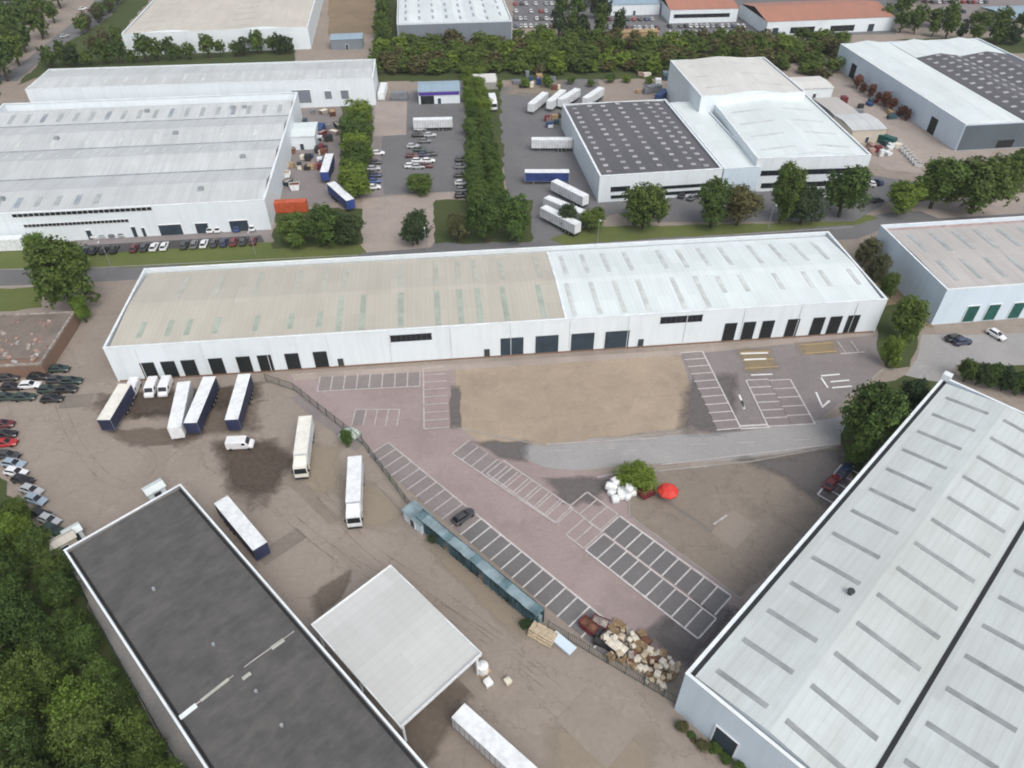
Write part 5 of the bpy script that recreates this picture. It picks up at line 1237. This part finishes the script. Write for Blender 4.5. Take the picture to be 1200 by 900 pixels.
def trunk_mesh(seed):
    rnd = random.Random(seed); mb = MB(); top = Vector((rnd.uniform(-.05, .05), rnd.uniform(-.05, .05), .55))
    mb.cyl((0, 0, 0), tuple(top), .045, .026, M['bark'], 7)
    for i in range(6):
        a = rnd.uniform(0, 2 * pi); z = rnd.uniform(.3, .55); mb.cyl(tuple(top * (z / .55)), (cos(a) * .3, sin(a) * .3, z + rnd.uniform(.15, .35)), .02, .007, M['bark'], 5)
    return mb.mesh('trunk')
TR = [trunk_mesh(s) for s in (1, 2)]
CR = []
for li in range(5): CR.append([crown_mesh('crown', LEAF[li], 10 * li + s, 14, 9000, .42) for s in range(3)])
CRF = [[crown_mesh('crown', LEAF[li], 50 + 10 * li + s, 10, 2600, .68) for s in range(2)] for li in range(5)]
CRN = [[crown_mesh('crown', LEAF[li], 90 + 10 * li + s, 16, 11000, .34) for s in range(2)] for li in (0, 1, 2)]
RND = random.Random(77)
def tree(x, y, a, bz, zc, leaf, label, group=None, cat='tree', name='tree', kind='mid'):
    """a: crown radius, bz: crown half height, zc: crown centre height"""
    t = thing(name, label, cat, (x, y, 0), 0, group)
    src = {'mid': CR, 'far': CRF, 'near': CRN}[kind]
    me = RND.choice(src[leaf]); c = link(me, 'crown', t); c.location = (0, 0, zc); q = .98 if kind == 'near' else .84; c.scale = (a * q, a * q * RND.uniform(.88, 1.1), bz * (q + .05)); c.rotation_euler = (0, 0, RND.uniform(0, 6.28))
    k = link(RND.choice(TR), 'trunk', t); H = zc + bz * .6; k.scale = (H, H, H / .8)
    return t
def tree_box(x0, x1, y0, y1, leaf, label, group=None, cat='tree', name='tree', kind='mid', gap=.12):
    cxp, cyp = (x0 + x1) / 2, (y0 + y1) / 2; g = G(cxp, cyp, 4); sl = (g - Vector((0, 0, HGT))).length; s = FOC / sl
    el = math.asin((HGT - 4) / sl); a = (x1 - x0) / 2 / s; hh = (y1 - y0) / 2 / s
    v = hh * hh - (a * sin(el)) ** 2; bz = sqrt(max(v, 0)) / cos(el); bz = max(.55 * a, min(bz * .9, 1.5 * a)); zc = bz * (1 + gap)
    g = G(cxp, cyp, zc); return tree(g.x, g.y, a, bz, zc, leaf, label, group, cat, name, kind)
# single trees one can point at
tree_box(33, 104, 282, 360, 0, 'big bushy tree alone on the verge at the left, beside the long warehouse')
tree_box(30, 62, 272, 312, 2, 'brighter small tree against the big bushy verge tree, upper left of it')
tree_box(72, 100, 285, 320, 1, 'small green tree against the right shoulder of the big verge tree')
tree_box(84, 104, 345, 378, 2, 'low bright shrub at the foot of the big verge tree', cat='shrub', name='shrub')
tree_box(320, 368, 248, 288, 1, 'rounded green bush, left of three by the factory gate', cat='bush', name='bush')
tree_box(352, 402, 238, 288, 0, 'large dark bush, middle of three by the factory gate', cat='bush', name='bush')
tree_box(385, 428, 246, 288, 4, 'dark bush, right of three next to the factory gate', cat='bush', name='bush')
tree_box(467, 507, 243, 287, 4, 'round dark bush standing alone in the gateway opening', cat='bush', name='bush')
tree_box(520, 552, 248, 284, 3, 'brownish bush, left end of the clump at the foot of the hedge', cat='bush', name='bush')
tree_box(545, 592, 228, 284, 0, 'tall dark tree in the clump at the foot of the hedge')
tree_box(584, 626, 226, 282, 1, 'round green tree at the right end of the clump by the trailer yard')
tree_box(652, 680, 236, 268, 4, 'small grey-green tree in front of the lowest slanted trailer')
tree_box(676, 712, 242, 272, 1, 'small green bush between trailers and dotted-roof warehouse', cat='bush', name='bush')
tree_box(728, 784, 215, 269, 0, 'tall full tree in front of the dotted-roof warehouse')
tree_box(814, 862, 210, 266, 0, 'full tree in front of the narrow white unit, second along the street')
tree_box(846, 892, 215, 264, 3, 'paler olive tree leaning out right of the full street tree')
tree_box(904, 946, 188, 256, 1, 'tall tree before the white gabled unit, left one')
tree_box(922, 968, 214, 262, 4, 'dark low tree between the two tall ones before the gabled unit')
tree_box(965, 1020, 196, 252, 0, 'tall dense tree before the right corner of the gabled unit')
tree_box(1040, 1082, 210, 250, 2, 'bright green tree by the junction right of the gabled unit')
tree_box(1076, 1130, 186, 240, 1, 'wide green tree between the slate-end warehouse and the junction')
tree_box(1120, 1184, 190, 246, 0, 'wide dark tree in front of the slate end wall')
tree_box(1170, 1215, 176, 214, 1, 'tree at the right edge below the slate end wall')
tree_box(990, 1056, 452, 528, 0, 'big dark tree beside the edge of the pale-roofed warehouse')
tree_box(1050, 1094, 442, 492, 4, 'dark tree squeezed between the big one and the warehouse corner')
tree_box(992, 1022, 505, 550, 1, 'lower green bush hugging the pale-roofed warehouse wall', cat='bush', name='bush')
tree_box(1046, 1088, 344, 398, 1, 'leafy tree between the long warehouse and the green-door warehouse')
tree_box(1034, 1060, 388, 432, 2, 'brighter bush at the right end of the long warehouse front', cat='bush', name='bush')
tree_box(1004, 1030, 278, 312, 3, 'olive shrub between the warehouses, uppermost', cat='shrub', name='shrub')
tree_box(1014, 1042, 296, 336, 3, 'brown-green shrub between the warehouses, middle one', cat='shrub', name='shrub')
tree_box(1028, 1054, 318, 352, 0, 'dark shrub between the warehouses, lowest one', cat='shrub', name='shrub')
tree_box(722, 769, 541, 575, 2, 'round bright green shrub in the car park beside the white bags', cat='shrub', name='shrub', kind='near')
tree_box(396, 416, 500, 524, 1, 'small green shrub at the pale tarpaulin heap', cat='shrub', name='shrub')
tree_box(472, 512, 202, 226, 1, 'low wide bush closing the lower end of the depot car park', cat='bush', name='bush')
tree_box(500, 514, 624, 638, 4, 'small green shrub at the front of the teal shelter', cat='shrub', name='shrub', kind='mid')
tree_box(606, 624, 724, 738, 4, 'dark weed-covered shrub at the lower end of the teal shelter', cat='shrub', name='shrub')
for i in range(7):
    x = 1136 + i * 15; y = 434 + i * 3.2; tree_box(x - 12, x + 12, y - 14, y + 14, 4 if i % 2 else 0, 'clipped dark bush in the roadside hedge at the right edge', 'bushes in the roadside hedge', 'bush', 'bush')
for i in range(13):
    f_ = RND.uniform(0, 1); g = G(796 + f_ * 80 + RND.uniform(-7, 2), 846 + f_ * 62 + RND.uniform(-2, 6)); r_ = RND.uniform(.35, 1.15); tree(g.x, g.y, r_ * RND.uniform(.9, 1.5), r_ * .7, r_ * .7, RND.choice([0, 1, 3]), 'low weedy bush along the end wall of the pale-roofed warehouse', 'bushes along the end wall', 'bush', 'bush')
# tall hedge of trees between the depots
for i in range(13):
    y = 84 + i * 12.6; w_ = 9 + i * .68
    for s in (-1, 1):
        x = 555 + s * (5 + i * .45) + RND.uniform(-3, 3) + i * 1.3; tree_box(x - w_, x + w_, y - w_ * .85, y + w_ * .9, RND.choice([0, 0, 1, 1]) if i > 3 else 2, 'dense green tree in the tall hedge between the two depots', 'trees in the tall hedge')
for i in range(8):
    y = 132 + i * 12; x = 418 + RND.uniform(-5, 5); tree_box(x - 19, x + 17, y - 16, y + 17, RND.choice([1, 2, 2, 0]), 'bright green tree in the strip left of the depot car park', 'trees left of the depot car park')
# railway tree belt and other far greenery
def belt(x0, y0, x1, y1, spacing, r, leaves, label, group, jit=2.2, hfac=1.0):
    a, c = Vector(P2(x0, y0)), Vector(P2(x1, y1)); L = (c - a).length; n = max(2, int(L / spacing))
    for i in range(n + 1):
        p = a.lerp(c, i / n); rr = r * RND.uniform(.75, 1.25); bz = rr * RND.uniform(.75, 1.15) * hfac
        tree(p.x + RND.uniform(-jit, jit), p.y + RND.uniform(-jit, jit), rr, bz, bz * 1.12, RND.choice(leaves), label, group, kind='far')
BL = 'leafy tree in the long railway belt behind the warehouses'; BG = 'trees in the railway belt'
MASS = {'v': [], 'f': [], 'm': []}
def mass(x0, y0, x1, y1, spacing, r, leaves, jit=2.4):
    import numpy as np
    a, c = Vector(P2(x0, y0)), Vector(P2(x1, y1)); n = max(2, int((c - a).length / spacing))
    for i in range(n + 1):
        p = a.lerp(c, i / n); rr = r * RND.uniform(.75, 1.25); bz = rr * RND.uniform(.55, .85); li = RND.choice(leaves); me = RND.choice(CRF[li])
        v = np.empty(len(me.vertices) * 3, np.float32); me.vertices.foreach_get('co', v); v = v.reshape(-1, 3); an = RND.uniform(0, 6.28); ca, sa_ = cos(an), sin(an)
        w_ = np.stack([(v[:, 0] * ca - v[:, 1] * sa_) * rr + p.x + RND.uniform(-jit, jit), (v[:, 0] * sa_ + v[:, 1] * ca) * rr + p.y + RND.uniform(-jit, jit), v[:, 2] * bz + bz * 1.02], 1)
        MASS['v'].append(w_); MASS['m'].append(np.full(len(me.polygons), li, np.int32))
BLs = [0, 1, 1, 1, 2, 3]
for y0, y1 in ((58, 52), (65, 60), (72, 68), (79, 76), (86, 84)): mass(443, y0, 800 if y0 > 66 else 985, y1, 4.6, 4.0, BLs)
for q in ((800, 70, 985, 74), (820, 62, 985, 66), (890, 72, 960, 92), (905, 66, 970, 84), (560, 45, 605, 45), (610, 48, 720, 46)): mass(*q, 4.8, 3.8, BLs)
import numpy as np
V_ = np.concatenate(MASS['v']); nf = len(V_) // 4; me = bpy.data.meshes.new('railway_woodland'); me.vertices.add(len(V_)); me.vertices.foreach_set('co', V_.ravel())
me.loops.add(nf * 4); me.loops.foreach_set('vertex_index', np.arange(nf * 4, dtype=np.int32)); me.polygons.add(nf); me.polygons.foreach_set('loop_start', np.arange(0, nf * 4, 4, dtype=np.int32))
for m_ in LEAF: me.materials.append(m_)
me.polygons.foreach_set('material_index', np.concatenate(MASS['m'])); me.update(); me.validate()
tag(link(me, 'railway_woodland'), 'long dense belt of railway-side woodland across the picture behind the warehouses', 'woodland', kind='stuff')
belt(590, 102, 760, 98, 8, 2.6, [2, 1], 'low bright bush behind the dotted-roof warehouse', 'bushes behind the dotted roof', 2.2, .7)
belt(1055, 38, 1230, 58, 6, 4.4, [0, 1, 4], 'leafy tree behind the slate-end warehouse', 'trees behind the slate-end warehouse'); belt(1040, 30, 1230, 40, 7, 4.4, [0, 1], 'leafy tree behind the slate-end warehouse', 'trees behind the slate-end warehouse')
belt(1050, 18, 1080, 0, 7, 5, [0, 1], 'leafy tree behind the slate-end warehouse', 'trees behind the slate-end warehouse')
belt(62, 80, 345, 62, 5, 4.0, [0, 0, 4, 1], 'dark tree in the row between cream roof and white factory', 'trees behind the white factory', 1.6); belt(70, 68, 145, 55, 6, 3.6, [0, 1, 3], 'dark tree in the row between cream roof and white factory', 'trees behind the white factory')
belt(650, 44, 720, 44, 6, 4.5, [0, 4], 'tall dark tree at the far yards', 'tall trees at the far yards', 2, 1.3); belt(655, 22, 712, 22, 7, 5, [0, 4], 'tall dark tree at the far yards', 'tall trees at the far yards', 2, 1.3); belt(690, 8, 708, -12, 7, 5, [0, 1], 'tall dark tree at the far yards', 'tall trees at the far yards')
belt(450, 60, 452, -30, 6.5, 4, [0, 1], 'green tree in the strip left of the striped roof', 'trees left of the striped roof', 1.5)
belt(100, 40, 165, -20, 6, 3.6, [1, 3], 'roadside tree between the far road and cream roof', 'trees by the far road', 1.5)
for row in range(7):
    y = -6 + row * 17
    belt(-40, y + 12, 78 - row * 11, y, 8, 5.8, [0, 1, 0, 1], 'dark tree in the copse at the top left corner', 'trees of the top left copse', 3, 1.1)
LEAF.append(leaf_mat('copper_leaves', (.10, .04, .032), (.15, .075, .05))); CRF.append([crown_mesh('crown', LEAF[5], 200 + s, 10, 2600, .68) for s in range(2)])
belt(1004, 104, 1062, 142, 4.5, 2.4, [5, 5, 5], 'copper-leaved bush along the side of the slate-end warehouse', 'copper bushes', .6)
# the wood at the bottom left
p0 = Vector((-69.4, 67.7)); dd = Vector((cos(R(-45.5)), sin(R(-45.5)))); nn = Vector((-dd.y, dd.x)) * -1     # to the lower left
WL = ['dark green tree in the wood at the bottom left', 'mid green tree in the wood at the bottom left', 'bright green tree in the wood at the bottom left']
def near(x, y, r, li, hh): tree(x, y, r, hh * .5, hh * .56, li, WL[li], 'trees of the wood beside the dark roof', kind='near')
for row in range(8):
    for i in range(-4, 13):
        p = p0 + dd * (i * 5.6 + RND.uniform(-1.4, 1.4) + (row % 2) * 2.8 + 4) + nn * (3.9 + row * 5.0 + RND.uniform(-1.2, 1.2))
        if p.y > 83 - max(0, (p.x + 95)) * .45 or p.x < -125 or p.y < 14: continue
        r = RND.uniform(3.0, 4.3); h = RND.uniform(6.5, 10.5)
        if row == 0: r *= .8; h *= .7
        near(p.x, p.y, r, RND.choice([0, 0, 0, 1, 1]) if RND.random() < .9 else 2, h)

# ------------------------------------------------------------------ light: bright overcast
EL, AZ = R(52), R(150)                            # sun direction: azimuth measured from +Y clockwise
w = bpy.data.worlds.new('World'); S.world = w; w.use_nodes = True; nt = w.node_tree
sky = nt.nodes.new('ShaderNodeTexSky'); sky.sky_type = 'NISHITA'; sky.sun_disc = False; sky.sun_elevation = EL; sky.sun_rotation = AZ
sky.air_density = 1.0; sky.dust_density = 4.0; sky.ozone_density = 0.0; sky.altitude = 50
hs = nt.nodes.new('ShaderNodeHueSaturation'); hs.inputs['Saturation'].default_value = .45    # overcast: much paler than a clear sky
nt.links.new(sky.outputs[0], hs.inputs['Color']); nt.links.new(hs.outputs[0], nt.nodes['Background'].inputs[0]); nt.nodes['Background'].inputs[1].default_value = .15
ld = bpy.data.lights.new('sun', 'SUN'); ld.energy = .9; ld.angle = R(45); ld.color = (1, .985, .96)
so = bpy.data.objects.new('sun', ld); C.objects.link(so)
sd = Vector((sin(AZ) * cos(EL), cos(AZ) * cos(EL), sin(EL))); so.rotation_euler = sd.to_track_quat('Z', 'Y').to_euler(); so.location = (0, 0, 150)
S.view_settings.view_transform = 'Standard'; S.view_settings.look = 'None'; S.view_settings.gamma = 1; S.view_settings.use_curve_mapping = False
S.view_settings.exposure = 0.28
S.cycles.filter_width = 1.9; S.cycles.max_bounces = 6; S.cycles.diffuse_bounces = 3; S.cycles.use_denoising = True

# thin overcast air
mb = MB(); mb.box(-3010, 3010, -1510, 4510, -1, 104, None); hz = bpy.data.materials.new('thin_haze'); hz.use_nodes = True; hn = hz.node_tree; hn.nodes.remove(hn.nodes['Principled BSDF'])
pv = hn.nodes.new('ShaderNodeVolumePrincipled'); pv.inputs['Color'].default_value = (.86, .9, .94, 1); pv.inputs['Density'].default_value = .00010; hn.links.new(pv.outputs[0], hn.nodes['Material Output'].inputs['Volume'])
mb.mats = [hz]; tag(mb.build('haze'), kind='stuff'); S.cycles.volume_bounces = 0
